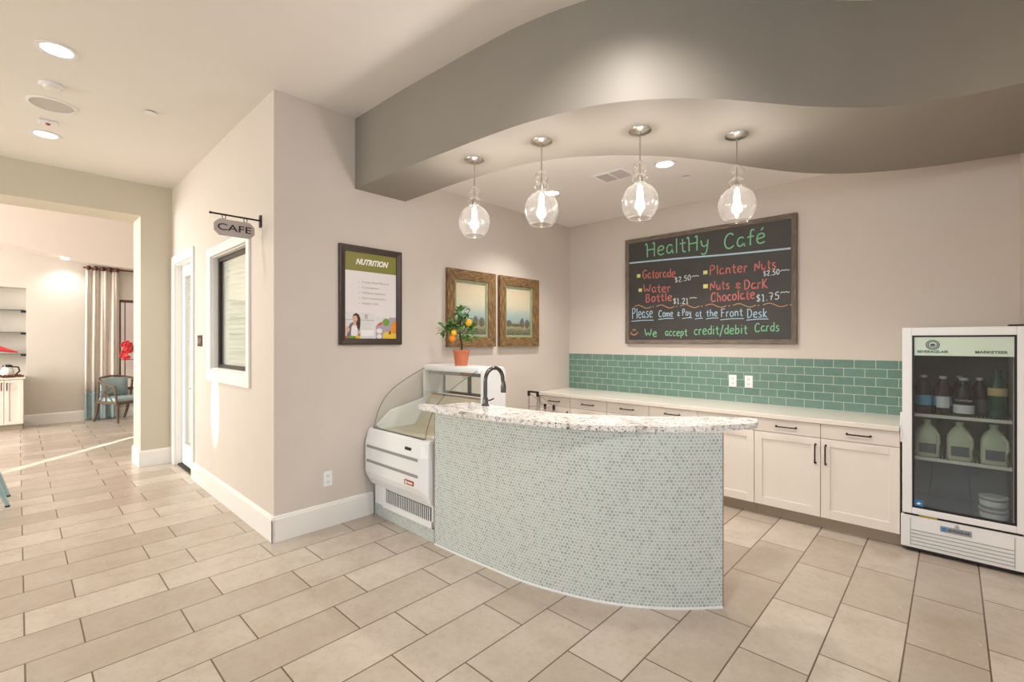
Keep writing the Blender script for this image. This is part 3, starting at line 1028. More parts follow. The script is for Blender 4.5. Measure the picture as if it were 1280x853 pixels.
# slim wire rack at the left end of the counter
rk = thing('wire_rack', (-3.5, 4.2, 0), 'slim wire rack with black corner brackets at left end of back counter', 'rack')
rx, ry = (-3.62, -3.485), (4.12, 4.42)
for x in rx:
    for y, h in ((ry[0], 0.955), (ry[1], 0.77)):
        b = B(); b.tube([(x, y, 0.0), (x, y, h)], 0.007, 8)
        b.build('post', M['steel'], rk, smooth=True)
        b = B(); b.box(x-0.013, x+0.013, y-0.013, y+0.013, h-0.05, h+0.012)
        b.build('corner_bracket', M['black'], rk, bevel=0.004)
b = B(); b.box(rx[0]+0.013, rx[1]-0.013, ry[0]-0.009, ry[0]+0.009, 0.947, 0.966); b.build('top_rail', M['black'], rk)
b = B()
for x in rx:
    b.tube([(x, ry[0], 0.94), (x, ry[1], 0.76)], 0.003, 6); b.tube([(x, ry[0], 0.78), (x, ry[1], 0.76)], 0.003, 6); b.tube([(x, ry[0], 0.30), (x, ry[1], 0.76)], 0.003, 6)
b.tube([(rx[0], ry[0], 0.35), (rx[1], ry[0], 0.88)], 0.003, 6)
b.build('cross_wires', M['steel'], rk, smooth=True)
for z in (0.2, 0.55):
    b = B()
    for i in range(8):
        x = rx[0]+i*(rx[1]-rx[0])/7
        b.tube([(x, ry[0], z), (x, ry[1], z)], 0.0025, 6)
    b.tube([(rx[0], ry[0], z), (rx[1], ry[0], z), (rx[1], ry[1], z), (rx[0], ry[1], z)], 0.004, 6, close=True)
    b.build('shelf', M['steel'], rk, smooth=True)

# ================================================================== CHALKBOARD
cbx0, cbx1, cbz0, cbz1 = -2.925, -1.087, 1.518, 2.785
cb = thing('chalkboard', ((cbx0+cbx1)/2, YB, cbz0), 'large wood framed chalkboard menu on the back wall', 'chalkboard')
fw = 0.047
b = B(); b.box(cbx0+fw-0.005, cbx1-fw+0.005, YB-0.022, YB-0.001, cbz0+fw-0.005, cbz1-fw+0.005)
b.build('slate', M['chalk_black'], cb)
def frame4(x0, x1, z0, z1, w, ya, yb, mat, parent, axis='y', name='frame'):
    """mitred four-sided moulding; axis 'y' faces -y, axis 'x' faces +x"""
    b = B()
    sec = [(0, yb), (0, ya), (w*0.25, ya-0.0), (w*0.8, ya+(yb-ya)*0.25), (w, ya+(yb-ya)*0.3), (w, yb)]
    cs = [((x0, z0), (1, 1)), ((x1, z0), (-1, 1)), ((x1, z1), (-1, -1)), ((x0, z1), (1, -1))]
    sl = [math.dist(sec[k], sec[(k+1) % len(sec)]) for k in range(len(sec))]
    cum = [sum(sl[:k]) for k in range(len(sec))]
    R = []
    for (x, z), (sx, sz) in cs:
        R.append([b.bm.verts.new((x+sx*u, y, z+sz*u) if axis == 'y' else (y, x+sx*u, z+sz*u)) for u, y in sec])
    for i in range(4):
        A, Q = R[i], R[(i+1) % 4]
        for k in range(len(sec)):
            k2 = (k+1) % len(sec)
            f = b.face([A[k], A[k2], Q[k2], Q[k]])
            ln = (A[k].co-Q[k].co).length
            for lp, uv in zip(f.loops, ((i*1.7, cum[k]), (i*1.7, cum[k]+sl[k]), (i*1.7+ln, cum[k]+sl[k]), (i*1.7+ln, cum[k]))):
                lp[b.uv].uv = uv
    return b.build(name, M[mat], parent, bevel=0.002)
frame4(cbx0, cbx1, cbz0, cbz1, fw, YB-0.04, YB-0.001, 'barnwood', cb)
# single-stroke handwriting; units: cap height 10
GL = {
 'H': (7, '-0.5,8.6 0.2,9.9 0.8,8.8 1,0|4.6,8.8 5.6,10 6,8.8 5.8,0|1,5 5.8,5.2'), 'e': (5, '0.4,3.2 4.4,3.8 4.2,5.8 2.6,6.6 0.8,5.6 0.2,3 0.8,0.8 2.6,0 4.6,1'),
 'a': (5, '4.2,5.2 2.8,6.4 1,5.6 0.2,3 1,0.6 2.6,0.4 4,2.4 4.2,5.8 4.1,2 4.6,0'), 'l': (2, '0.9,10 0.9,0'), 't': (4, '1.8,9 1.8,1.4 2.6,0 3.8,0.6|0,6 3.8,6.2'),
 'y': (5, '0.3,6.4 0.8,3 2.4,2 4.2,3.4|4.4,6.4 4.2,1 3.2,-2.6 1.4,-3 0.6,-1.8'), 'C': (6.5, '5.6,8.4 4.2,10 2.2,9.4 0.6,6.6 0.5,3 1.8,0.4 4,0 5.8,1.6'),
 'f': (4, '3.8,9.2 2.8,10 1.8,9 1.7,0|0,5.4 3.6,5.6'), 'é': (5, '0.4,3.2 4.4,3.8 4.2,5.8 2.6,6.6 0.8,5.6 0.2,3 0.8,0.8 2.6,0 4.6,1|2.6,8.2 3.8,10'),
 'G': (6.5, '5.6,8.6 4.2,10 2.2,9.4 0.6,6.6 0.5,3 1.8,0.4 4.2,0.2 5.8,2 5.8,4.4 3.6,4.4'), 'o': (5, '2.5,6.4 0.8,5.4 0.3,3 1,0.6 2.6,0 4.2,1.2 4.6,3.4 3.8,5.8 2.5,6.4'),
 'r': (3.8, '0.6,6.4 0.7,0|0.7,4 1.8,6 3.4,6.2'), 'd': (5, '4.2,5.2 2.6,6.2 0.9,5.2 0.3,2.8 1.1,0.6 2.6,0.3 4.1,2|4.3,10 4.3,0'),
 'W': (8.5, '0.2,10 1.8,0 4,6.4 6.2,0 8,10'), 'B': (6, '0.8,10 0.8,0|0.8,9.8 3.6,10 4.6,8.2 3.4,5.8 0.8,5.2 3.8,5 5.2,3 4,0.4 0.8,0'),
 '$': (5, '4.4,8 2.8,9 1,8.2 1,6.2 4,4.4 4.4,2 2.8,0.6 0.6,1.6|2.6,10.4 2.6,-0.8'), '2': (5, '0.5,7.6 1.6,9.6 3.6,9.4 4.2,7.2 2.6,3.8 0.4,0.2 4.6,0.2'),
 '.': (2, '0.8,0 1.3,0.5 0.8,0.7'), '5': (5, '4.4,9.8 1.2,9.8 0.9,5.6 3,6.2 4.5,4.2 4,1 2,0 0.4,1'), '0': (5, '2.5,10 0.8,8 0.4,4.6 1.2,0.8 2.8,0 4.3,2 4.6,6 3.8,9 2.5,10'),
 '1': (3.4, '0.4,8 1.8,10 1.8,0|0.6,0 3,0'), '7': (5, '0.3,9.8 4.6,9.8 2.2,0|1.4,5 4,5'), 'P': (6, '0.8,10 0.8,-0.4|0,9 2.4,10.3 4.8,9.4 5.2,7 3.4,5 0.8,4.8'),
 'n': (5, '0.6,6.4 0.7,0|0.7,4 2,6.2 3.8,5.6 4.2,0'), 'N': (6.5, '0.6,0 0.8,10 5.2,0 5.6,10'), 'u': (5, '0.5,6.4 0.6,1.6 1.8,0 3.6,1 4.2,6.4 4.3,0'),
 's': (4.4, '3.8,5.6 2.2,6.5 0.7,5.4 1.2,3.8 3.4,2.8 3.8,1 2,0 0.4,0.8'), '&': (5, '4.4,6.6 2,8 0.8,6.4 2.6,4.8 0.6,3 1,1.2 3,1 4.4,2.2|2.5,9.4 2.5,-0.6'),
 'D': (6.5, '0.8,10 0.8,0|-0.2,9.4 2.6,10.2 5,8.4 5.8,5 4.6,1.6 2.4,0 0.6,0'), 'k': (5, '0.7,10 0.7,0|4.2,6.6 0.8,3 4.6,0'), 'K': (6, '0.7,10 0.7,0|4.6,10 0.8,4.4 5.4,0'),
 'h': (5, '0.7,10 0.7,0|0.7,4 2,6.2 3.8,5.4 4.2,0'), 'c': (4.6, '4.2,5.4 2.6,6.5 0.8,5.2 0.3,2.8 1.2,0.5 2.8,0 4.3,1'),
 'm': (7, '0.5,6.2 0.6,0|0.6,4 1.8,6 3,5.4 3.2,0|3.2,4 4.6,6 6,5.2 6.2,0'), 'F': (5.6, '0.2,9 0.9,9.6 0.9,0|0.4,9.8 5.2,10|0.9,5.4 4,5.6'),
 'p': (5, '0.6,6.4 0.6,-3|0.6,4.6 2,6.4 3.8,5.6 4.2,3 3,0.6 0.7,0.8'), 'i': (2.2, '0.9,6.4 0.9,0|0.7,8.6 1.2,9.1'), 'b': (5, '0.6,10 0.6,0|0.6,4 2.2,6.2 3.9,5.2 4.3,2.8 3.2,0.4 0.6,0.4'),
 '/': (4, '0,-2.4 3.8,10.5'), ' ': (3, ''),
}
def chaikin(L):
    out = [L[0]]
    for p, q in zip(L, L[1:]):
        out += [(p[0]*.75+q[0]*.25, p[1]*.75+q[1]*.25), (p[0]*.25+q[0]*.75, p[1]*.25+q[1]*.75)]
    return out + [L[-1]]
YCH = YB-0.0225
def stroke(b, L, w, y=YCH):
    """flat chalk mark along a polyline in the board plane"""
    n = len(L)
    ring = []
    for i in range(n):
        a, c = Vector(L[max(i-1, 0)]), Vector(L[min(i+1, n-1)])
        t = (c-a).normalized() if (c-a).length > 1e-7 else Vector((1, 0))
        o = Vector((-t.y, t.x))*w*0.5
        p = Vector(L[i])
        ring.append((b.bm.verts.new((p.x+o.x, y-0.001, p.y+o.y)), b.bm.verts.new((p.x-o.x, y-0.001, p.y-o.y))))
    for r, q in zip(ring, ring[1:]):
        b.face([r[0], r[1], q[1], q[0]])
def hand(b, s, x0, z0, x1, z1, h, w):
    tot = sum(GL[c][0]+1.0 for c in s)-1.0
    sx = math.dist((x0, z0), (x1, z1))/tot
    t = Vector((x1-x0, z1-z0)).normalized()
    cx = 0.0
    for c in s:
        wd, enc = GL[c]
        jz = random.uniform(-0.25, 0.25)
        for part in enc.split('|') if enc else []:
            pts = [tuple(float(k) for k in p.split(',')) for p in part.split()]
            L = []
            for u, v in pts:
                d_ = (cx+u)*sx
                L.append((x0+t.x*d_, z0+t.y*d_+(v+jz)*h/10))
            if len(L) > 2:
                L = chaikin(chaikin(L))
            stroke(b, L, w)
        cx += wd+1.0
def chalk(name, color, items, w=0.011, extra=None):
    for it in items:
        b = B()
        hand(b, *it, w)
        b.build(name, M[color], cb)
    if extra:
        extra(color)
chalk('heading_lettering', 'ck_green', [('HealtHy', -2.655, 2.551, -1.92, 2.547, 0.167), ('Café', -1.763, 2.519, -1.361, 2.533, 0.161)], 0.014)
b = B(); stroke(b, spline([(-2.876, 2.503), (-2.3, 2.487), (-1.7, 2.462), (-1.14, 2.448)], 6), 0.018); b.build('chalk_rule', M['ck_blue'], cb)
chalk('item_lettering', 'ck_red', [('Gatorade', -2.7, 2.299, -2.292, 2.279, 0.1), ('Water', -2.689, 2.126, -2.348, 2.113, 0.098), ('Bottle', -2.661, 2.012, -2.333, 2.015, 0.093),
      ('Planter', -1.913, 2.263, -1.526, 2.261, 0.099), ('Nuts', -1.466, 2.26, -1.267, 2.267, 0.097), ('Nuts', -1.908, 2.101, -1.703, 2.097, 0.095), ('&', -1.649, 2.092, -1.591, 2.091, 0.075),
      ('DarK', -1.563, 2.081, -1.338, 2.078, 0.095), ('Chocolate', -1.899, 1.97, -1.459, 1.981, 0.099)], 0.012)
def squig(x, z):
    def f(b):
        pass
    return [(x, z), (x+0.018, z+0.014), (x+0.032, z+0.002), (x+0.048, z+0.014), (x+0.062, z+0.002), (x+0.078, z+0.008)]
def tails(color):
    for x, z in ((-2.105, 2.262), (-2.13, 2.022), (-1.228, 2.235), (-1.228, 2.02)):
        b = B(); stroke(b, chaikin(squig(x, z)), 0.008); b.build('scribble', M[color], cb)
chalk('price_lettering', 'ck_white', [('$2.50', -2.302, 2.215, -2.117, 2.23, 0.059), ('$1.21', -2.322, 1.974, -2.146, 1.968, 0.064), ('$2.50', -1.384, 2.201, -1.237, 2.207, 0.052), ('$1.75', -1.45, 1.947, -1.237, 1.962, 0.073)], 0.009, tails)
def under(color):
    for x0, x1, z in ((-2.85, -2.56, 1.796), (-2.50, -2.315, 1.808), (-2.215, -2.10, 1.808), (-2.07, -1.985, 1.798), (-1.95, -1.82, 1.796), (-1.80, -1.565, 1.782), (-1.54, -1.335, 1.77)):
        b = B(); stroke(b, [(x0, z-0.006), ((x0+x1)/2, z+0.002), (x1, z)], 0.008); b.build('underline', M[color], cb)
chalk('note_lettering', 'ck_blue', [('Please', -2.84, 1.825, -2.57, 1.828, 0.122), ('Come', -2.497, 1.831, -2.322, 1.828, 0.079), ('&', -2.272, 1.831, -2.24, 1.83, 0.054), ('Pay', -2.214, 1.837, -2.113, 1.833, 0.072),
      ('at', -2.061, 1.819, -1.997, 1.817, 0.071), ('the', -1.946, 1.819, -1.827, 1.815, 0.074), ('Front', -1.794, 1.803, -1.575, 1.809, 0.085), ('Desk', -1.534, 1.787, -1.346, 1.788, 0.09)], 0.009, under)
chalk('card_lettering', 'ck_green', [('We', -2.673, 1.602, -2.517, 1.601, 0.091), ('accept', -2.415, 1.61, -2.156, 1.608, 0.083), ('credit/debit', -2.081, 1.617, -1.53, 1.625, 0.097), ('Cards', -1.462, 1.642, -1.237, 1.648, 0.089)], 0.010)
for x, z, s in ((-2.752, 2.335, 0.045), (-1.957, 2.297, 0.045), (-2.731, 2.162, 0.045), (-1.955, 2.146, 0.05)):
    b = B(); stroke(b, [(x-s/2, z), (x+s/2, z)], s*0.9); b.build('bullet_mark', M['ck_yellow'], cb)
b = B()
x = -2.81
while x < -1.17:
    L = [(x+0.22*t, 1.965-0.062*((x+0.22*t+2.81)/1.66)+0.018*math.sin(2*PI*t)) for t in [i/12 for i in range(13)]]
    stroke(b, L, 0.008)
    xx, zz = x+0.245, 1.962-0.062*((x+0.245+2.81)/1.66)
    stroke(b, [(xx-0.006, zz), (xx+0.006, zz)], 0.012)
    x += 0.285
b.build('wavy_rule', M['ck_orange'], cb)
b = B()
sx, sz = -2.812, 1.66
stroke(b, [(sx+0.042*math.cos(a), sz+0.036*math.sin(a)) for a in [PI+PI*i/12 for i in range(13)]], 0.010)
for dx in (-0.012, 0.012):
    stroke(b, [(sx+dx, sz+0.012), (sx+dx, sz+0.035)], 0.009)
b.build('smiley_mark', M['ck_orange'], cb)

# ================================================================== POSTER AND PAINTINGS
py0, py1, pz0, pz1 = 1.866, 2.482, 1.517, 2.383
po = thing('nutrition_poster', (XW, (py0+py1)/2, pz0), 'dark framed nutrition poster with olive heading on the left wall', 'poster')
frame4(py0, py1, pz0, pz1, 0.055, XW+0.026, XW+0.001, 'posterframe', po, 'x')
XP = XW+0.008
iy0, iy1, iz0, iz1 = py0+0.05, py1-0.05, pz0+0.05, pz1-0.05
b = B(); b.box(XW+0.001, XP, iy0, iy1, iz0, iz1)
pp = b.build('paper', M['paper'], po)
b = B(); b.box(XP, XP+0.0008, iy0, iy1, iz1-0.168, iz1)
hd = b.build('heading_band', M['olive'], po)
text('heading_text', 'NUTRITION', (XP+0.001, iy0+0.105, iz1-0.108), (0, 1, 0), 0.325, 0.047, M['printwhite'], hd, shear=0.35, bold=0.05)
for i, (s, w) in enumerate((('Private Meal Planners', 0.27), ('Consultations', 0.165), ('Wellness Seminars', 0.235), ('Chef Consultations', 0.235), ('Healthy Café', 0.155))):
    z = iz1-0.27-i*0.047
    text('list_text', s, (XP+0.0006, iy0+0.165, z), (0, 1, 0), w, 0.018, M['inkgrey'], po)
    b = B(); b.box(XP, XP+0.001, iy0+0.135, iy0+0.141, z+0.005, z+0.011); b.build('list_bullet', M['inkgrey'], po)
# printed pictures: woman in a kitchen and a pile of produce (flat print)
def flat(b, pts, lay):
    b.poly([(XP+0.0006+0.0004*lay, iy0+u, iz0+v) for u, v in pts])
def ell(cu, cv, ru, rv_, n=20, a0=0, a1=2*PI):
    return [(cu+ru*math.cos(a0+(a1-a0)*i/n), cv+rv_*math.sin(a0+(a1-a0)*i/n)) for i in range(n)]
b = B()
pal = ['kitchen', 'shelf', 'hair', 'skin', 'shirt', 'jacket', 'pgreen', 'pred', 'pyellow', 'porange', 'ppurple', 'lips', 'white']
def pc_(m):
    b.mi = pal.index(m)
WD = iy1-iy0
pc_('kitchen'); flat(b, [(0, 0), (0.29, 0), (0.29, 0.232), (0, 0.232)], 0)
pc_('shelf'); flat(b, [(0.01, 0.165), (0.285, 0.165), (0.285, 0.172), (0.01, 0.172)], 1); flat(b, [(0.19, 0.18), (0.22, 0.18), (0.22, 0.22), (0.19, 0.22)], 1)
pc_('white'); flat(b, [(0.14, 0.03), (0.28, 0.03), (0.28, 0.08), (0.14, 0.08)], 1)
pc_('jacket'); flat(b, [(0.02, 0.0), (0.03, 0.09), (0.055, 0.135), (0.085, 0.15), (0.125, 0.14), (0.145, 0.10), (0.15, 0.03), (0.14, 0.0)], 2)
pc_('shirt'); flat(b, [(0.06, 0.0), (0.065, 0.10), (0.085, 0.135), (0.11, 0.125), (0.125, 0.08), (0.125, 0.0)], 3)
pc_('hair'); flat(b, [(0.075, 0.185), (0.085, 0.215), (0.11, 0.228), (0.135, 0.215), (0.148, 0.185), (0.15, 0.14), (0.145, 0.095), (0.125, 0.085), (0.115, 0.12), (0.105, 0.16)], 4)
pc_('skin'); flat(b, [(0.08, 0.12), (0.105, 0.115), (0.108, 0.15), (0.085, 0.15)], 5); flat(b, ell(0.098, 0.178, 0.023, 0.032), 6)
pc_('hair'); flat(b, [(0.074, 0.19), (0.083, 0.214), (0.108, 0.224), (0.125, 0.205), (0.122, 0.185), (0.108, 0.205), (0.09, 0.205)], 7)
for u in (0.090, 0.106):
    flat(b, ell(u, 0.183, 0.003, 0.0025, 8), 8)
pc_('lips'); flat(b, ell(0.097, 0.160, 0.008, 0.003, 10), 8)
pc_('skin'); flat(b, ell(0.0985, 0.172, 0.0025, 0.004, 8), 8)
pc_('skin'); flat(b, [(0.01, 0.09), (0.03, 0.115), (0.05, 0.08), (0.03, 0.055), (0.012, 0.065)], 6); flat(b, [(0.135, 0.08), (0.155, 0.055), (0.145, 0.04), (0.125, 0.05)], 6)
pc_('pgreen'); flat(b, ell(0.07, 0.014, 0.035, 0.014), 9)
pc_('pyellow'); flat(b, ell(0.12, 0.016, 0.03, 0.016), 9)
pc_('pred'); flat(b, ell(0.02, 0.014, 0.02, 0.014), 9)
pc_('ppurple'); flat(b, [(0.30, 0.0), (WD, 0.0), (WD, 0.20), (0.30, 0.20)], 0)
pc_('kitchen'); flat(b, [(0.30, 0.12), (0.41, 0.15), (0.44, 0.20), (0.30, 0.20)], 1)
pc_('pgreen'); flat(b, ell(0.405, 0.155, 0.036, 0.034), 3)
pc_('pred'); flat(b, [(0.315, 0.135), (0.365, 0.16), (0.37, 0.14), (0.32, 0.115)], 3)
pc_('porange'); flat(b, [(0.44, 0.05), (0.47, 0.15), (WD, 0.17), (WD, 0.04)], 3)
pc_('pyellow'); flat(b, [(0.37, 0.0), (0.375, 0.05), (0.41, 0.07), (0.46, 0.055), (WD, 0.05), (WD, 0.0)], 4)
pc_('shirt'); flat(b, ell(0.335, 0.075, 0.03, 0.024), 3); flat(b, ell(0.335, 0.025, 0.025, 0.022), 3)
pc_('hair'); flat(b, [(0.43, 0.05), (0.45, 0.085), (0.455, 0.04)], 5)
b.build('printed_pictures', [M[k] for k in pal], po)

def painting(y0, y1, canvas, label):
    z0, z1 = 1.487, 2.305
    t = thing('landscape_painting', (XW, (y0+y1)/2, z0), label, 'painting', 'gilt framed landscape paintings')
    frame4(y0, y1, z0, z1, 0.105, XW+0.045, XW+0.001, 'goldwood', t, 'x')
    frame4(y0+0.104, y1-0.104, z0+0.104, z1-0.104, 0.03, XW+0.024, XW+0.001, 'linerwood', t, 'x', 'liner')
    b = B()
    a0, a1, c0, c1 = y0+0.128, y1-0.128, z0+0.128, z1-0.128
    f = b.poly([(XW+0.010, a0, c0), (XW+0.010, a1, c0), (XW+0.010, a1, c1), (XW+0.010, a0, c1)])
    for lp, uv in zip(f.loops, ((0, 0), (1, 0), (1, 1), (0, 1))):
        lp[b.uv].uv = uv
    b.poly([(XW+0.002, a0, c0), (XW+0.002, a1, c0), (XW+0.002, a1, c1), (XW+0.002, a0, c1)])
    b.build('canvas', M[canvas], t)
painting(3.017, 3.707, 'canvas1', 'gilt framed landscape painting behind the potted citrus, left of the pair')
painting(3.775, 4.464, 'canvas2', 'gilt framed landscape painting nearer the corner, right of the pair')

# ================================================================== CORRIDOR WALL ITEMS
XS = -4.07
sg = thing('hanging_sign', (XS, YC, 2.36), 'grey hanging CAFE sign on dark bracket above corridor window', 'sign')
b = B(); b.box(XS-0.02, XS+0.02, YC-0.012, YC, 2.468, 2.566)
b.build('wall_plate', M['bronze'], sg, bevel=0.003)
b = B(); b.tube([(XS, YC-0.01, 2.522), (XS, 0.995, 2.522)], 0.007, 8); b.ball((XS, 0.995, 2.522), 0.010, 10)
b.build('bracket_arm', M['bronze'], sg, smooth=True)
for y in (1.085, 1.235):
    b = B(); b.tube([(XS, y+0.012*math.sin(a), 2.504+0.018*math.cos(a)) for a in [2*PI*i/10 for i in range(10)]], 0.003, 6, close=True)
    b.build('hook', M['bronze'], sg, smooth=True)
c_ = 0.035
b = B(); b.prism([(1.016, 2.362+c_), (1.016+c_, 2.362), (1.30-c_, 2.362), (1.30, 2.362+c_), (1.30, 2.487-c_), (1.30-c_, 2.487), (1.016+c_, 2.487), (1.016, 2.487-c_)], 'x', XS-0.008, XS+0.008)
bo = b.build('board', M['sign'], sg, bevel=0.002)
text('lettering', 'CAFE', (XS+0.008, 1.04, 2.402), (0, 1, 0), 0.236, 0.05, M['ink'], bo, depth=0.001, bold=0.012)
sw = thing('light_switch', (-5.91, YC, 1.55), 'bronze three gang light switch plate between door and window', 'light switch')
b = B(); b.box(-5.998, -5.822, YC-0.007, YC, 1.492, 1.612)
b.build('cover_plate', M['bronze'], sw, bevel=0.002)
for x in (-5.955, -5.91, -5.865):
    b = B(); b.box(x-0.013, x+0.013, YC-0.011, YC-0.007, 1.52, 1.584)
    b.build('toggle', M['tub'], sw, bevel=0.002)

# ================================================================== CEILING FITTINGS
def downlight(x, y, z, label, power, r=0.085, spot=True, size=120):
    t = thing('recessed_downlight', (x, y, z), label, 'downlight', 'recessed ceiling downlights')
    b = B(); b.lathe([(r, -0.001), (r+0.022, -0.001), (r+0.024, -0.006), (r+0.004, -0.010), (r-0.004, -0.006), (r-0.004, -0.001)], (x, y, z), 32)
    b.build('trim_ring', M['white'], t, smooth=True)
    b = B(); b.lathe([(0, -0.004), (r-0.003, -0.004), (r-0.003, -0.001), (0, -0.001)], (x, y, z), 32)
    b.build('lens', M['lens'], t, smooth=True)
    l = bpy.data.lights.new('downlight_beam', 'SPOT')
    l.energy = power; l.color = WARM; l.spot_size = math.radians(size); l.spot_blend = 0.8; l.shadow_soft_size = 0.07
    o = bpy.data.objects.new('downlight_beam', l); C.objects.link(o); o.location = (x, y, z-0.03)
    return t
downlight(-4.332, 0.176, ZC, 'nearer of two recessed downlights in the hall ceiling', 60, 0.085)
downlight(-6.185, 0.176, ZC, 'farther of two recessed downlights in the hall ceiling', 60, 0.085)
downlight(-0.92, 1.80, ZC, 'recessed downlight lighting the curved front of the soffit', 110, 0.085, size=150)
downlight(-1.83, 3.883, ZL, 'recessed downlight in the alcove ceiling between right pendants', 105, 0.075)
downlight(-3.042, 3.828, ZL, 'recessed downlight in the alcove ceiling behind second pendant from left', 105, 0.075)
downlight(-12.03, 0.60, 3.085, 'recessed downlight in the lounge bulkhead washing far wall', 25, 0.06, size=130)

t = thing('smoke_detector', (-4.958, 0.171, ZC), 'round white smoke detector next to nearer hall downlight', 'smoke detector')
b = B(); b.lathe([(0, -0.001), (0.07, -0.001), (0.072, -0.012), (0.066, -0.016), (0, -0.016)], t.location, 28); b.build('base', M['white'], t, smooth=True)
b = B(); b.lathe([(0, -0.016), (0.05, -0.016), (0.046, -0.034), (0.03, -0.04), (0, -0.04)], t.location, 24); b.build('sensor', M['offwhite'], t, smooth=True)
t = thing('ceiling_speaker', (-5.373, 0.19, ZC), 'round grey ceiling speaker between smoke detector and farther downlight', 'speaker')
b = B(); b.lathe([(0.135, -0.001), (0.155, -0.001), (0.155, -0.006), (0.136, -0.010), (0.135, -0.004)], t.location, 32); b.build('rim', M['white'], t, smooth=True)
b = B(); b.lathe([(0, -0.006), (0.136, -0.005), (0.136, -0.001), (0, -0.001)], t.location, 32); b.build('grille', M['speaker'], t, smooth=True)
t = thing('alarm_strobe', (-5.809, 0.18, ZC), 'small white alarm strobe beside farther hall downlight', 'alarm strobe')
b = B(); b.box(-5.86, -5.76, 0.12, 0.24, ZC-0.02, ZC-0.001); b.build('housing', M['white'], t, bevel=0.006)
b = B(); b.lathe([(0, -0.034), (0.014, -0.03), (0.018, -0.02), (0, -0.02)], (-5.81, 0.18, ZC), 16); b.build('lamp_cap', M['redbadge'], t, smooth=True)
def sprinkler(x, y, z, label, r=0.042):
    t = thing('sprinkler_cover', (x, y, z), label, 'sprinkler', 'concealed ceiling sprinklers')
    b = B(); b.lathe([(0, -0.012), (r, -0.012), (r, -0.009), (0, -0.009)], (x, y, z), 28); b.build('cover_plate', M['white'], t, smooth=True)
    b = B(); b.lathe([(r*0.8, -0.009), (r*0.8, -0.001), (r*0.6, -0.001), (r*0.6, -0.009)], (x, y, z), 28); b.build('collar', M['greyplastic'], t, smooth=True)
sprinkler(-4.936, 0.768, ZC, 'round sprinkler cover in hall ceiling near corridor wall')
sprinkler(-1.83, 4.32, ZL, 'round sprinkler cover in alcove ceiling near the back wall')
t = thing('air_vent', (-2.3, 3.82, ZL), 'white louvred air vent in the alcove ceiling', 'air vent')
vx0, vx1, vy0, vy1 = -2.46, -2.14, 3.69, 3.94
b = B()
for q in ((vx0, vx1, vy0, vy0+0.025), (vx0, vx1, vy1-0.025, vy1), (vx0, vx0+0.025, vy0+0.025, vy1-0.025), (vx1-0.025, vx1, vy0+0.025, vy1-0.025)):
    b.box(q[0], q[1], q[2], q[3], ZL-0.012, ZL-0.001)
b.box(-2.31, -2.295, vy0+0.025, vy1-0.025, ZL-0.012, ZL-0.001)
b.build('frame', M['white'], t, bevel=0.002)
b = B(); b.box(vx0+0.02, vx1-0.02, vy0+0.02, vy1-0.02, ZL-0.003, ZL-0.001); b.build('duct', M['greyplastic'], t)
b = B()
for i in range(9):
    y = vy0+0.033+i*0.0225
    for xa, xb in ((vx0+0.025, -2.31), (-2.295, vx1-0.025)):
        b.poly([(xa, y, ZL-0.004), (xb, y, ZL-0.004), (xb, y+0.012, ZL-0.012), (xa, y+0.012, ZL-0.012)])
b.build('louvres', M['sign'], t)

# ------------------------------------------------------------------ pendants
def pendant(loc):
    x, y = loc
    t = thing('pendant_lamp', (x, y, ZS), '', 'pendant lamp', 'clear glass pendants under the soffit')
    b = B(); b.lathe([(0, -0.026), (0.02, -0.026), (0.05, -0.018), (0.070, -0.008), (0.072, -0.001), (0, -0.001)], (x, y, ZS), 28)
    b.build('canopy', M['steel'], t, smooth=True)
    b = B(); b.tube([(x, y, ZS-0.02), (x, y, 2.60)], 0.0045, 8)
    b.build('rod', M['steel'], t, smooth=True)
    b = B(); b.lathe([(0, 0), (0.017, 0), (0.017, 0.05), (0.010, 0.062), (0, 0.062)], (x, y, 2.535), 16)
    b.build('socket', M['steel'], t, smooth=True)
    z0 = 2.426
    prof = [(0.072, 2.325), (0.085, 2.338), (0.102, 2.368), (0.1125, 2.405), (0.114, 2.43), (0.108, 2.465), (0.094, 2.495), (0.072, 2.52), (0.046, 2.535), (0.036, 2.543), (0.034, 2.55),
            (0.046, 2.562), (0.051, 2.574), (0.046, 2.586), (0.032, 2.596), (0.030, 2.602), (0.040, 2.616), (0.047, 2.636), (0.044, 2.655), (0.032, 2.672), (0.020, 2.682), (0.010, 2.688)]
    b = B(); b.lathe(prof, (x, y, 0), 36)
    g = b.build('glass_globe', M['globe'], t, smooth=True)
    b = B(); b.tube([(x+0.072*math.cos(2*PI*i/32), y+0.072*math.sin(2*PI*i/32), 2.325) for i in range(32)], 0.0032, 6, close=True)
    b.build('glass_lip', M['globe'], g, smooth=True)
    b = B(); b.lathe([(0, 2.385), (0.010, 2.388), (0.017, 2.40), (0.0185, 2.44), (0.018, 2.49), (0.013, 2.525), (0.0, 2.535)], (x, y, 0), 18)
    b.build('bulb', M['bulb'], t, smooth=True)
    return t
pd = pendant((-2.552, 2.299))
pd['label'] = 'leftmost clear glass globe pendant, over the faucet end of bar'
pd2 = dup(pd, (-1.991, 2.394, ZS), 'second clear glass globe pendant from the left')
pd3 = dup(pd, (-1.434, 2.694, ZS), 'third clear glass globe pendant from the left')
pd4 = dup(pd, (-1.013, 3.186, ZS), 'rightmost clear glass globe pendant, in front of chalkboard')
for p in (pd, pd2, pd3, pd4):
    lamp('pendant_light', 'POINT', (p.location.x, p.location.y, 2.45), 25, WARM, shadow_soft_size=0.03)

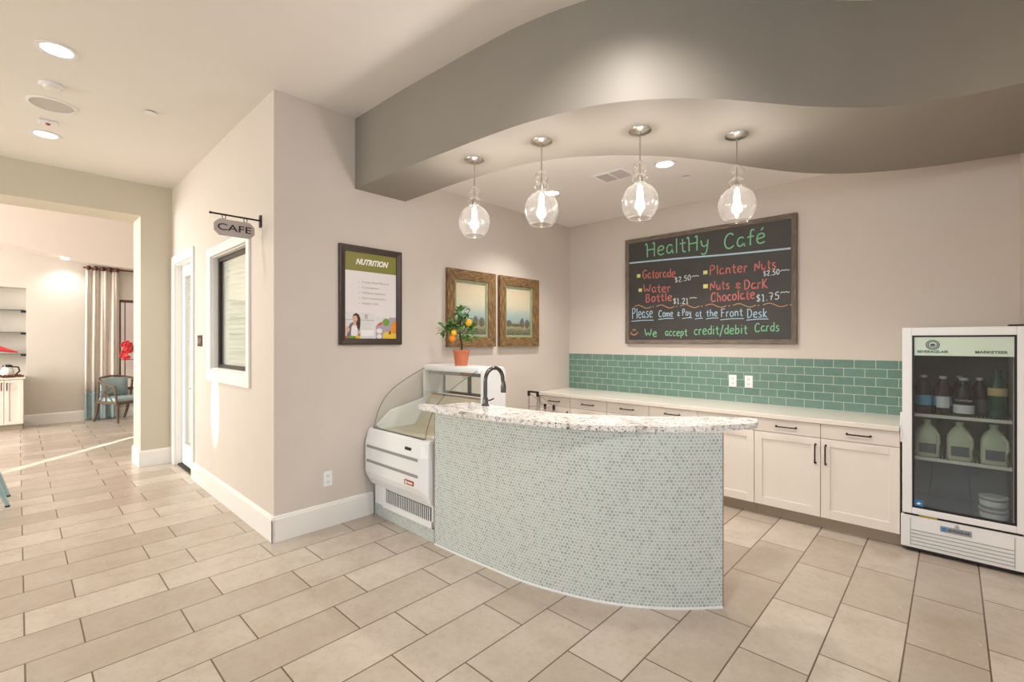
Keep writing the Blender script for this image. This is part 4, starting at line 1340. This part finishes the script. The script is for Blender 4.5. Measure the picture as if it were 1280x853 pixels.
# ================================================================== GLASS DOOR COOLER
fr = thing('beverage_cooler', (0.035, 4.8, 0), 'white glass door beverage cooler at right end of counter', 'refrigerator')
FX0, FX1, FY, FZ = -0.272, 0.345, 4.50, 1.648
b = B()
b.box(FX0+0.004, FX0+0.05, FY+0.055, 5.13, 0.03, FZ-0.004); b.box(FX1-0.05, FX1-0.004, FY+0.055, 5.13, 0.03, FZ-0.004)
b.box(FX0+0.05, FX1-0.05, FY+0.055, 5.13, 1.59, FZ-0.004); b.box(FX0+0.05, FX1-0.05, FY+0.055, 5.13, 0.03, 0.30)
b.box(FX0+0.05, FX1-0.05, 5.09, 5.13, 0.30, 1.59)
b.build('cabinet', M['white'], fr, bevel=0.004)
b = B()
lx0, lx1 = FX0+0.051, FX1-0.051
b.poly([(lx0, 5.088, 0.302), (lx1, 5.088, 0.302), (lx1, 5.088, 1.588), (lx0, 5.088, 1.588)])
b.poly([(lx0, FY+0.06, 0.302), (lx0, 5.088, 0.302), (lx0, 5.088, 1.588), (lx0, FY+0.06, 1.588)])
b.poly([(lx1, FY+0.06, 0.302), (lx1, 5.088, 0.302), (lx1, 5.088, 1.588), (lx1, FY+0.06, 1.588)])
b.poly([(lx0, FY+0.06, 0.302), (lx1, FY+0.06, 0.302), (lx1, 5.088, 0.302), (lx0, 5.088, 0.302)])
b.poly([(lx0, FY+0.06, 1.588), (lx1, FY+0.06, 1.588), (lx1, 5.088, 1.588), (lx0, 5.088, 1.588)])
b.build('liner', M['liner_shade'], fr)
b = B()
gx0, gx1, gz0, gz1 = -0.216, 0.308, 0.33, 1.59
b.box(FX0, gx0, FY, FY+0.05, 0.285, FZ); b.box(gx1, FX1, FY, FY+0.05, 0.285, FZ)
b.box(gx0, gx1, FY, FY+0.05, 0.285, gz0); b.box(gx0, gx1, FY, FY+0.05, gz1, FZ)
dr = b.build('door', M['white'], fr, bevel=0.004)
b = B()
for q in ((gx0, gx0+0.012, gz0, gz1), (gx1-0.012, gx1, gz0, gz1), (gx0+0.012, gx1-0.012, gz0, gz0+0.012), (gx0+0.012, gx1-0.012, gz1-0.012, gz1)):
    b.box(q[0], q[1], FY+0.006, FY+0.03, q[2], q[3])
b.build('gasket', M['black'], dr)
b = B(); b.box(gx0+0.012, gx1-0.012, FY+0.016, FY+0.022, gz0+0.012, gz1-0.012)
b.build('door_pane', M['doorglass'], dr)
b = B(); b.box(gx0+0.012, gx1-0.012, FY+0.010, FY+0.015, 1.445, gz1-0.012)
hp = b.build('header_panel', M['header'], dr)
text('brand_lettering', 'BEVERAGE-AIR', (gx0+0.03, FY+0.010, 1.465), (1, 0, 0), 0.165, 0.017, M['logo'], hp, bold=0.03)
text('model_lettering', 'MARKETEER', (gx1-0.195, FY+0.010, 1.465), (1, 0, 0), 0.155, 0.017, M['logo'], hp, bold=0.03)
b = B()
ec = (gx0+0.112, FY+0.0085, 1.522)
b.mi = 0
def ring(b, r0, r1, sx=1.0, n=28):
    for i in range(n):
        a, c = 2*PI*i/n, 2*PI*(i+1)/n
        b.poly([(ec[0]+r*math.cos(q)*sx, ec[1], ec[2]+r*math.sin(q)) for r, q in ((r0, a), (r1, a), (r1, c), (r0, c))])
ring(b, 0.030, 0.036, 1.05)
ring(b, 0.021, 0.0265, 1.05)
for i in range(5):
    a = PI/2+(i-2)*0.6
    p = Vector((math.cos(a), 0, math.sin(a)))
    q = Vector((-math.sin(a), 0, math.cos(a)))
    o = Vector(ec)-Vector((0, 0, 0.006))
    b.poly([o, o+p*0.010+q*0.004, o+p*0.021, o+p*0.010-q*0.004])
b.poly([(ec[0]-0.014, ec[1], ec[2]-0.013), (ec[0]+0.014, ec[1], ec[2]-0.013), (ec[0]+0.011, ec[1], ec[2]-0.008), (ec[0]-0.011, ec[1], ec[2]-0.008)])
b.build('emblem', M['logo'], hp)
b = B(); b.box(gx0+0.012, gx0+0.060, FY+0.0135, FY+0.016, gz0+0.014, gz0+0.058)
st = b.build('energy_sticker', M['sticker'], dr)
b = B(); b.poly([(gx0+0.022, FY+0.013, gz0+0.03), (gx0+0.036, FY+0.013, gz0+0.024), (gx0+0.05, FY+0.013, gz0+0.034), (gx0+0.036, FY+0.013, gz0+0.044)]); b.build('sticker_mark', M['printwhite'], st)
b = B(); b.box(FX1-0.075, FX1-0.005, FY+0.005, FY+0.10, FZ+0.001, FZ+0.012); b.build('top_hinge', M['black'], fr, bevel=0.002)
b = B(); b.box(FX0-0.012, FX0, FY+0.004, FY+0.03, 0.80, 1.02); b.build('door_grip', M['white'], dr, bevel=0.004)
b = B(); b.box(FX0-0.008, FX1, FY+0.008, FY+0.054, 0.035, 0.268)
gp_ = b.build('grille_panel', M['white'], fr, bevel=0.004)
b = B()
for i in range(5):
    z = 0.062+i*0.026
    b.box(FX0+0.05, FX1-0.05, FY+0.004, FY+0.009, z-0.002, z+0.002)
b.build('grille_grooves', M['greyplastic'], gp_)
b = B(); b.box(FX0+0.045, FX0+0.048, FY+0.006, FY+0.009, 0.05, 0.25); b.box(FX1-0.048, FX1-0.045, FY+0.006, FY+0.009, 0.05, 0.25); b.build('panel_seam', M['greyplastic'], gp_)
b = B(); b.box(-0.065, 0.095, FY+0.003, FY+0.009, 0.195, 0.235)
bg = b.build('brand_badge', M['badge'], gp_, bevel=0.001)
text('badge_lettering', 'BEVERAGE-AIR', (-0.022, FY+0.003, 0.207), (1, 0, 0), 0.108, 0.016, M['ink'], bg, bold=0.02)
b = B(); b.box(-0.056, -0.032, FY+0.0015, FY+0.004, 0.203, 0.227); b.build('badge_mark', M['sticker'], bg)
b = B(); b.lathe([(0, 0), (0.010, 0), (0.010, 0.01), (0, 0.01)], (0.02, FY+0.008, 0.250), 14, (0, -1, 0)); b.build('lock', M['steel'], gp_, smooth=True)
b = B(); b.box(FX0+0.01, FX1-0.01, FY+0.02, FY+0.05, 0.268, 0.285); b.build('door_gap', M['gap'], fr)
b = B(); b.box(-0.18, -0.08, FY+0.012, FY+0.03, 0.272, 0.281); b.build('yellow_tag', M['yellow'], fr)
for x, y in ((FX0+0.05, FY+0.10), (FX1-0.05, FY+0.10), (FX0+0.05, 5.08), (FX1-0.05, 5.08)):
    b = B(); b.lathe([(0, 0), (0.018, 0), (0.018, 0.034), (0, 0.034)], (x, y, 0.0005), 12); b.build('foot', M['black'], fr, smooth=True)
b = B(); b.box(FX0+0.02, FX1-0.02, FY+0.03, FY+0.06, 0.012, 0.034)
b.build('kick_strip', M['black'], fr)
SH1, SH2 = 1.012, 0.694
for z in (SH1, SH2):
    b = B()
    b.box(lx0+0.002, lx1-0.002, FY+0.085, FY+0.10, z-0.022, z)
    for i in range(26):
        x = lx0+0.006+i*(lx1-lx0-0.012)/25
        b.tube([(x, FY+0.10, z-0.004), (x, 5.08, z-0.004)], 0.003, 6)
    b.build('wire_shelf', M['offwhite'], fr)
# bottles, jugs and tubs
def bottle(loc, h, r, mats, label, lab, lab2=None, txt=None):
    x, y, z = loc
    t = thing('juice_bottle', loc, label, 'bottle', 'bottles on the upper cooler shelf')
    b = B(); b.lathe([(0, 0), (r*0.9, 0), (r, 0.012), (r, h*0.52), (r*0.94, h*0.60), (r*0.97, h*0.66), (r*0.62, h*0.80), (r*0.36, h*0.88), (r*0.34, h*0.93), (0, h*0.93)], loc, 20)
    b.build('body', M[mats[0]], t, smooth=True)
    b = B(); b.lathe([(0, 0), (r*0.42, 0), (r*0.42, h*0.07), (0, h*0.075)], (x, y, z+h*0.925), 16)
    b.build('cap', M[mats[1]], t, smooth=True)
    b = B(); b.lathe([(r*1.012, h*lab[1]), (r*1.012, h*lab[2])], loc, 20)
    b.build('label_band', M[lab[0]], t, smooth=True)
    if lab2:
        b = B()
        n = 5
        pts = [(x+r*1.025*math.sin(a), y-r*1.025*math.cos(a)) for a in [(-0.75+1.5*i/n) for i in range(n+1)]]
        for p, q in zip(pts, pts[1:]):
            b.poly([(*p, z+h*lab2[1]), (*q, z+h*lab2[1]), (*q, z+h*lab2[2]), (*p, z+h*lab2[2])])
        b.build('front_label', M[lab2[0]], t, smooth=True)
    if txt:
        text('label_text', txt, (x-r*0.75, y-r*1.03, z+h*0.40), (1, 0, 0), r*1.5, h*0.06, M['printwhite'], t, depth=0.003)
    return t
bz = SH1+0.0005
bottle((-0.160, 4.67, bz), 0.285, 0.052, ('juice', 'cap'), 'leftmost juice bottle with blue label on upper cooler shelf', ('lblblue', 0.22, 0.48))
bottle((-0.052, 4.67, bz), 0.280, 0.050, ('juice', 'cap'), 'juice bottle with white nutrition label second from left in cooler', ('lblblue', 0.22, 0.48), ('lblwhite', 0.18, 0.47))
bottle((0.058, 4.65, bz), 0.275, 0.056, ('cran', 'cap'), 'dark cranberry juice bottle at front of upper cooler shelf', ('lblwhite', 0.08, 0.30), ('cran', 0.34, 0.5), 'CranGrape')
bottle((0.040, 4.80, bz), 0.280, 0.050, ('juice', 'cap'), 'juice bottle standing behind the dark cranberry bottle', ('lblblue', 0.22, 0.48))
bottle((0.142, 4.74, bz), 0.275, 0.048, ('juice', 'cap'), 'juice bottle with grey label between cranberry and green bottles', ('lblgrey', 0.12, 0.44))
bottle((0.228, 4.68, bz), 0.340, 0.050, ('greenbottle', 'greenbottle'), 'tall green bottle with tan label at right of upper cooler shelf', ('lbltan', 0.46, 0.62))
def jug(loc, label):
    x, y, z = loc
    t = thing('milk_jug', loc, label, 'jug', 'milk jugs on the lower cooler shelf')
    b = B()
    w = 0.068
    def sq(s, zz, rr):
        out = []
        for cx, cy, a0 in ((1, 1, 0), (-1, 1, PI/2), (-1, -1, PI), (1, -1, 1.5*PI)):
            for k in range(4):
                a = a0+PI/2*k/3
                out.append((x+cx*(s-rr)+rr*math.cos(a), y+cy*(s-rr)+rr*math.sin(a), zz))
        return [b.bm.verts.new(p) for p in out]
    L = [sq(w*0.94, z, 0.02), sq(w, z+0.012, 0.022), sq(w, z+0.14, 0.024), sq(w*0.93, z+0.172, 0.03), sq(w*0.70, z+0.208, 0.03), sq(w*0.40, z+0.232, 0.022), sq(0.021, z+0.242, 0.0205), sq(0.021, z+0.252, 0.0205)]
    b.face(L[0][::-1]); b.face(L[-1])
    for p, q in zip(L, L[1:]):
        for i in range(16):
            b.face([p[i], p[(i+1) % 16], q[(i+1) % 16], q[i]])
    b.build('body', M['milk'], t, smooth=True)
    b = B(); b.lathe([(0, 0), (0.022, 0), (0.022, 0.016), (0, 0.017)], (x, y, z+0.2525), 16); b.build('cap', M['milk'], t, smooth=True)
    b = B(); b.box(x-0.045, x+0.05, y-w-0.0015, y-w+0.001, z+0.03, z+0.10); b.build('label_panel', M['lblgrey'], t)
    b = B(); b.tube([(x+w*0.55, y-w*0.55, z+0.20), (x+w*0.9, y-w*0.9, z+0.165), (x+w*0.95, y-w*0.95, z+0.11), (x+w*0.8, y-w*0.8, z+0.08)], 0.010, 8); b.build('handle', M['milk'], t, smooth=True)
    return t
jug((-0.138, 4.68, SH2+0.0005), 'leftmost pale milk jug on lower cooler shelf')
jug((0.036, 4.68, SH2+0.0005), 'middle pale milk jug on lower cooler shelf')
jug((0.210, 4.68, SH2+0.0005), 'rightmost pale milk jug on lower cooler shelf')
def tub(loc, label):
    t = thing('food_tub', loc, label, 'tub', 'tubs in the bottom of cooler')
    b = B(); b.lathe([(0, 0), (0.064, 0), (0.066, 0.01), (0.069, 0.07), (0, 0.07)], loc, 28); b.build('body', M['tub'], t, smooth=True)
    b = B(); b.lathe([(0.0685, 0.02), (0.0705, 0.055), (0.0695, 0.055), (0.0675, 0.02)], loc, 28); b.build('label_band', M['lblwhite'], t, smooth=True)
    b = B(); b.lathe([(0, 0.0705), (0.074, 0.0705), (0.074, 0.082), (0.066, 0.084), (0, 0.082)], loc, 28); b.build('lid', M['cap'], t, smooth=True)
tub((0.205, 4.66, 0.303), 'bottom tub of two stacked in cooler floor')
tub((0.205, 4.66, 0.388), 'top tub of two stacked in cooler floor')

# ================================================================== LOUNGE FURNISHINGS
# built-in cabinet under the niche
nc = thing('lounge_cabinet', (-12.0, -0.6, 0), 'white base cabinet with countertop in the lounge niche', 'cabinet')
b = B(); b.box(XF+0.002, -11.82, -1.5, 0.065, 0.10, 0.885); b.build('carcass', M['offwhite'], nc)
b = B(); b.box(XF+0.002, -11.87, -1.5, 0.05, 0.001, 0.10); b.build('toe_kick', M['toe'], nc)
b = B(); b.box(XF+0.002, -11.78, -1.52, 0.085, 0.886, 0.914); b.build('worktop', M['quartz'], nc, bevel=0.003)
for a, e, hs in ((-0.165, 0.06, -0.135), (-0.62, -0.172, -0.20)):
    b = B()
    s = 0.055
    b.box(-11.82, -11.80, a, a+s, 0.11, 0.88); b.box(-11.82, -11.80, e-s, e, 0.11, 0.88)
    b.box(-11.82, -11.80, a+s, e-s, 0.11, 0.11+s); b.box(-11.82, -11.80, a+s, e-s, 0.88-s, 0.88)
    b.box(-11.82, -11.81, a+s, e-s, 0.11+s, 0.88-s)
    d_ = b.build('door', M['offwhite'], nc, bevel=0.002)
    b = B(); b.tube([(-11.80, hs, 0.70), (-11.765, hs, 0.715), (-11.765, hs, 0.815), (-11.80, hs, 0.83)], 0.007, 8); b.build('handle', M['bronze'], d_, smooth=True)
for z, lb in ((2.11, 'top glass shelf in the lounge niche'), (1.705, 'middle glass shelf in the lounge niche'), (1.31, 'lowest glass shelf in the lounge niche')):
    t = thing('glass_shelf', (XF-0.17, -0.6, z), lb, 'shelf', 'glass shelves in the lounge niche')
    b = B(); b.box(XF-0.349, XF-0.02, NY0+0.002, NY1-0.02, z, z+0.01); b.build('pane', M['rim'], t)
    b = B(); b.box(XF-0.30, XF-0.04, NY1-0.07, NY1-0.001, z-0.035, z); b.build('bracket', M['black'], t, bevel=0.004)
# coffee pot and decorations
t = thing('coffee_pot', (-12.0, -0.13, 0.914), 'black handled glass coffee pot on the lounge cabinet', 'coffee pot')
b = B(); b.lathe([(0, 0.03), (0.07, 0.03), (0.085, 0.06), (0.085, 0.12), (0.06, 0.17), (0.055, 0.18), (0, 0.18)], t.location, 24); b.build('carafe', M['slat'], t, smooth=True)
b = B(); b.lathe([(0, 0.0), (0.075, 0.0), (0.075, 0.03), (0, 0.03)], t.location, 20); b.build('base', M['black'], t, smooth=True)
b = B(); b.lathe([(0, 0.18), (0.062, 0.18), (0.06, 0.215), (0.02, 0.225), (0, 0.225)], t.location, 20); b.build('lid', M['coffee'], t, smooth=True)
b = B(); b.tube([(-11.98, -0.075, 1.10), (-11.97, 0.0, 1.09), (-11.97, 0.015, 1.02), (-11.98, -0.03, 0.96)], 0.013, 8); b.build('handle', M['black'], t, smooth=True)
b = B()
t = thing('bead_garland', (-11.93, -0.05, 0.914), 'dark red berry garland on the lounge cabinet front', 'garland')
for i in range(46):
    b.ball((-11.835+random.uniform(-0.02, 0.02), -0.35+0.40*i/45, 0.934+random.uniform(0, 0.02)), 0.019, 8)
b.build('berries', M['brown'], t, smooth=True)
t = thing('red_bow', (XF-0.15, -0.2, 1.3205), 'red fabric ornament on the lowest glass shelf', 'ornament')
b = B()
b.tube([(XF-0.10, -0.42, 1.375), (XF-0.08, -0.25, 1.42), (XF-0.08, -0.12, 1.375), (XF-0.08, 0.0, 1.345)], [0.05, 0.055, 0.03, 0.012], 10)
b.build('ribbon', M['red'], t, smooth=True)
b = B(); b.ball((XF-0.09, -0.27, 1.40), 0.06, 12, (0.8, 1, 0.8)); b.build('knot', M['red'], t, smooth=True)

# curtain with teal band and five dark rings
ct = thing('curtain', (-12.15, 1.13, 0), 'floor length beige curtain with teal bottom band beside lounge window', 'curtain')
def drape(z0, z1, mat, name):
    b = B()
    n = 90
    rows = []
    for z in [z0+(z1-z0)*i/10 for i in range(11)]:
        k = z/2.93
        row = []
        for i in range(n+1):
            t_ = i/n
            y = 0.88+0.06*(1-k)*0.0+t_*(0.52-0.02*k)+0.02*k
            x = -12.215+0.030*math.sin(2*PI*4*t_+0.6*math.sin(1.3*z)+1.2*math.sin(5*t_))*(0.85+0.25*(1-k))+0.010*math.sin(2*PI*9*t_)
            row.append(b.bm.verts.new((x, y, z)))
        rows.append(row)
    for p, q in zip(rows, rows[1:]):
        for i in range(n):
            b.face([p[i], p[i+1], q[i+1], q[i]])
    o = b.build(name, M[mat], ct, smooth=True)
    md = o.modifiers.new('thick', 'SOLIDIFY'); md.thickness = 0.006
drape(0.56, 2.93, 'curtain', 'panel')
drape(0.012, 0.56, 'teal', 'hem_band')
for i in range(5):
    y = 0.94+i*0.105
    b = B(); b.lathe([(0, -0.02), (0.04, -0.02), (0.046, 0.0), (0.04, 0.02), (0, 0.02)], (-12.215, y, 2.975), 16, (0.6, 0.8, 0)); b.build('ring', M['brown'], ct, smooth=True)
b = B(); b.tube([(-12.215, 0.86, 2.975), (-12.215, 2.75, 2.975)], 0.014, 10)
for y in (1.0, 2.6):
    b.tube([(-12.215, y, 2.975), (XF+0.002, y, 2.945)], 0.010, 8)
tag(b.build('curtain_rod', M['brown'], smooth=True), 'dark curtain rod above the lounge window', 'curtain rod')

# lounge armchair (teal seat, dark openwork frame), turned toward the window
ac = thing('armchair', (-11.78, 1.40, 0), 'dark wood armchair with teal seat and openwork arms in the lounge', 'chair')
def wp(u, v, z):
    """u to the chair's right, v to its front, around the base point"""
    th = math.radians(-63)
    du, dv = Vector((math.cos(th), math.sin(th), 0)), Vector((-math.sin(th), math.cos(th), 0))
    # front faces +y-ish / +x ; local axes chosen so the back stands toward -y
    return Vector((-11.78, 1.40, 0)) + du*u + dv*v + Vector((0, 0, z))
b = B()
pts = [(-0.29, -0.22), (0.29, -0.22), (0.31, 0.30), (-0.31, 0.30)]
for z0_, z1_, g in ((0.40, 0.47, 0),):
    A = [b.bm.verts.new(wp(u, v, z0_)) for u, v in pts]; Q = [b.bm.verts.new(wp(u*0.97, v*0.97, z1_)) for u, v in pts]
    b.face(A[::-1]); b.face(Q)
    for i in range(4):
        b.face([A[i], A[(i+1) % 4], Q[(i+1) % 4], Q[i]])
b.build('seat_cushion', M['teal'], ac, bevel=0.02, seg=3)
b = B(); b.tube([wp(-0.31, 0.30, 0.38), wp(0.31, 0.30, 0.38), wp(0.29, -0.24, 0.38), wp(-0.29, -0.24, 0.38)], 0.028, 8, close=True); b.build('seat_frame', M['darkwood'], ac, smooth=True)
for u, v, u2, v2 in ((-0.29, 0.29, -0.29, 0.31), (0.29, 0.29, 0.29, 0.31), (-0.27, -0.24, -0.27, -0.36), (0.27, -0.24, 0.27, -0.36)):
    b = B(); b.tube([wp(u, v, 0.40), wp((u+u2)/2, (v*0.7+v2*0.3), 0.2), wp(u2, v2, 0.002)], [0.030, 0.025, 0.018], 8); b.build('leg', M['darkwood'], ac, smooth=True)
rail = [(-0.31, 0.27, 0.68), (-0.33, 0.05, 0.74), (-0.31, -0.15, 0.80), (-0.20, -0.27, 0.84), (0, -0.31, 0.86), (0.20, -0.27, 0.84), (0.31, -0.15, 0.80), (0.33, 0.05, 0.74), (0.31, 0.27, 0.68)]
b = B(); b.tube([wp(*p) for p in spline(rail, 5)], 0.021, 8); b.build('top_rail', M['darkwood'], ac, smooth=True)
for s in (-1, 1):
    b = B(); b.tube([wp(0.31*s, 0.27, 0.68), wp(0.31*s, 0.28, 0.55), wp(0.30*s, 0.29, 0.40)], 0.018, 8)
    b.tube([wp(0.30*s, -0.18, 0.78), wp(0.29*s, -0.22, 0.40)], 0.018, 8)
    c0 = (0.315*s, 0.04)
    b.tube([wp(c0[0], c0[1]+0.05*math.cos(a), 0.57+0.05*math.sin(a)) for a in [2*PI*i/14 for i in range(14)]], 0.010, 6, close=True)
    for dv, dz, ev, ez in ((0.05, 0.57, 0.26, 0.60), (-0.05, 0.57, -0.20, 0.58), (0.0, 0.62, 0.03, 0.74), (0.0, 0.52, 0.02, 0.40), (0.03, 0.61, 0.20, 0.70), (-0.03, 0.61, -0.15, 0.78), (0.03, 0.53, 0.20, 0.40), (-0.03, 0.53, -0.15, 0.40)):
        b.tube([wp(c0[0], c0[1]+dv, dz), wp(c0[0], c0[1]+(dv+ev-0.04)/2, (dz+ez)/2+0.008), wp(c0[0]*0.99, ev, ez)], 0.010, 6)
    b.build('openwork_arm', M['darkwood'], ac, smooth=True)
b = B()
arc_ = [(-0.24, -0.235), (-0.12, -0.27), (0, -0.285), (0.12, -0.27), (0.24, -0.235)]
for (u, v), (u2, v2) in zip(arc_, arc_[1:]):
    b.poly([wp(u, v, 0.47), wp(u2, v2, 0.47), wp(u2, v2-0.01, 0.83), wp(u, v-0.01, 0.83)])
o = b.build('back_cushion', M['teal'], ac, smooth=True, merge=True)
md = o.modifiers.new('thick', 'SOLIDIFY'); md.thickness = 0.04
# side table with red flowers by the window
tb = thing('side_table', (-11.95, 2.30, 0), 'small dark round side table beside the lounge armchair', 'table')
b = B(); b.lathe([(0, 0.58), (0.24, 0.58), (0.245, 0.595), (0.24, 0.61), (0, 0.61)], (-11.95, 2.30, 0), 28); b.build('top', M['darkwood'], tb, smooth=True)
b = B(); b.lathe([(0, 0.001), (0.16, 0.001), (0.15, 0.02), (0.03, 0.05), (0.022, 0.30), (0.03, 0.56), (0.08, 0.579), (0, 0.579)], (-11.95, 2.30, 0), 20); b.build('pedestal', M['darkwood'], tb, smooth=True)
fl = thing('flower_arrangement', (-11.95, 2.2, 0.61), 'red blossoms on tall stems in front of the lounge window', 'flowers')
b = B(); b.lathe([(0, 0), (0.05, 0), (0.075, 0.08), (0.06, 0.17), (0.045, 0.20), (0.04, 0.20), (0.0, 0.19)], (-11.95, 2.2, 0.611), 20); b.build('vase', M['brown'], fl, smooth=True)
b = B()
for a, e in (((0.0, -0.05, 1.30), 0.02), ((0.03, -0.16, 1.42), 0.05), ((-0.03, -0.02, 1.50), 0.0)):
    b.tube([(-11.95, 2.2, 0.70), (-11.95+a[0]*0.3, 2.15+a[1]*0.2, 1.15), (-11.95+a[0], 1.72+a[1], a[2])], 0.006, 6)
b.build('stems', M['trunk'], fl, smooth=True)
for i in range(40):
    c = (-11.95+random.uniform(-0.06, 0.06), random.uniform(1.42, 1.70), random.uniform(1.34, 1.54))
    if i % 3 == 0:
        c = (c[0], random.uniform(1.40, 1.52), random.uniform(1.20, 1.36))
    b = B()
    ax = Vector((1, random.uniform(-.6, .6), random.uniform(-.6, .6)))
    b.lathe([(0, 0), (0.014, 0.004), (0.042, 0.018), (0.034, 0.024), (0, 0.008)], c, 10, ax)
    b.build('blossom', M['red'], fl, smooth=True)

# pale blue metal chair, mostly outside the left edge
mc = thing('metal_chair', (-6.62, -0.30, 0), 'pale blue metal chair leg at the left edge of the hall', 'chair')
sx0, sx1, sy0, sy1 = -6.82, -6.42, -0.56, -0.16
b = B(); b.box(sx0, sx1, sy0, sy1, 0.43, 0.455); b.build('seat', M['bluemetal'], mc, bevel=0.012, seg=3)
for x, y, dx, dy in ((sx1-0.03, sy1-0.03, 0.03, 0.12), (sx1-0.03, sy0+0.03, 0.03, -0.12), (sx0+0.03, sy1-0.03, -0.05, 0.12), (sx0+0.03, sy0+0.03, -0.05, -0.12)):
    b = B(); b.tube([(x, y, 0.43), (x+dx, y+dy, 0.012)], [0.024, 0.016], 10)
    lg = b.build('leg', M['bluemetal'], mc, smooth=True)
    b = B(); b.lathe([(0, 0), (0.018, 0), (0.018, 0.014), (0, 0.014)], (x+dx, y+dy, 0.0005), 10); b.build('foot', M['black'], lg, smooth=True)
b = B(); b.tube([(sx0+0.03, sy0+0.03, 0.44), (sx0-0.03, sy0+0.03, 0.82), (sx0-0.03, sy1-0.03, 0.82), (sx0+0.03, sy1-0.03, 0.44)], 0.013, 8); b.build('back_frame', M['bluemetal'], mc, smooth=True)
b = B(); b.box(sx0-0.032, sx0-0.022, sy0+0.13, sy1-0.13, 0.46, 0.81); b.build('back_slat', M['bluemetal'], mc)
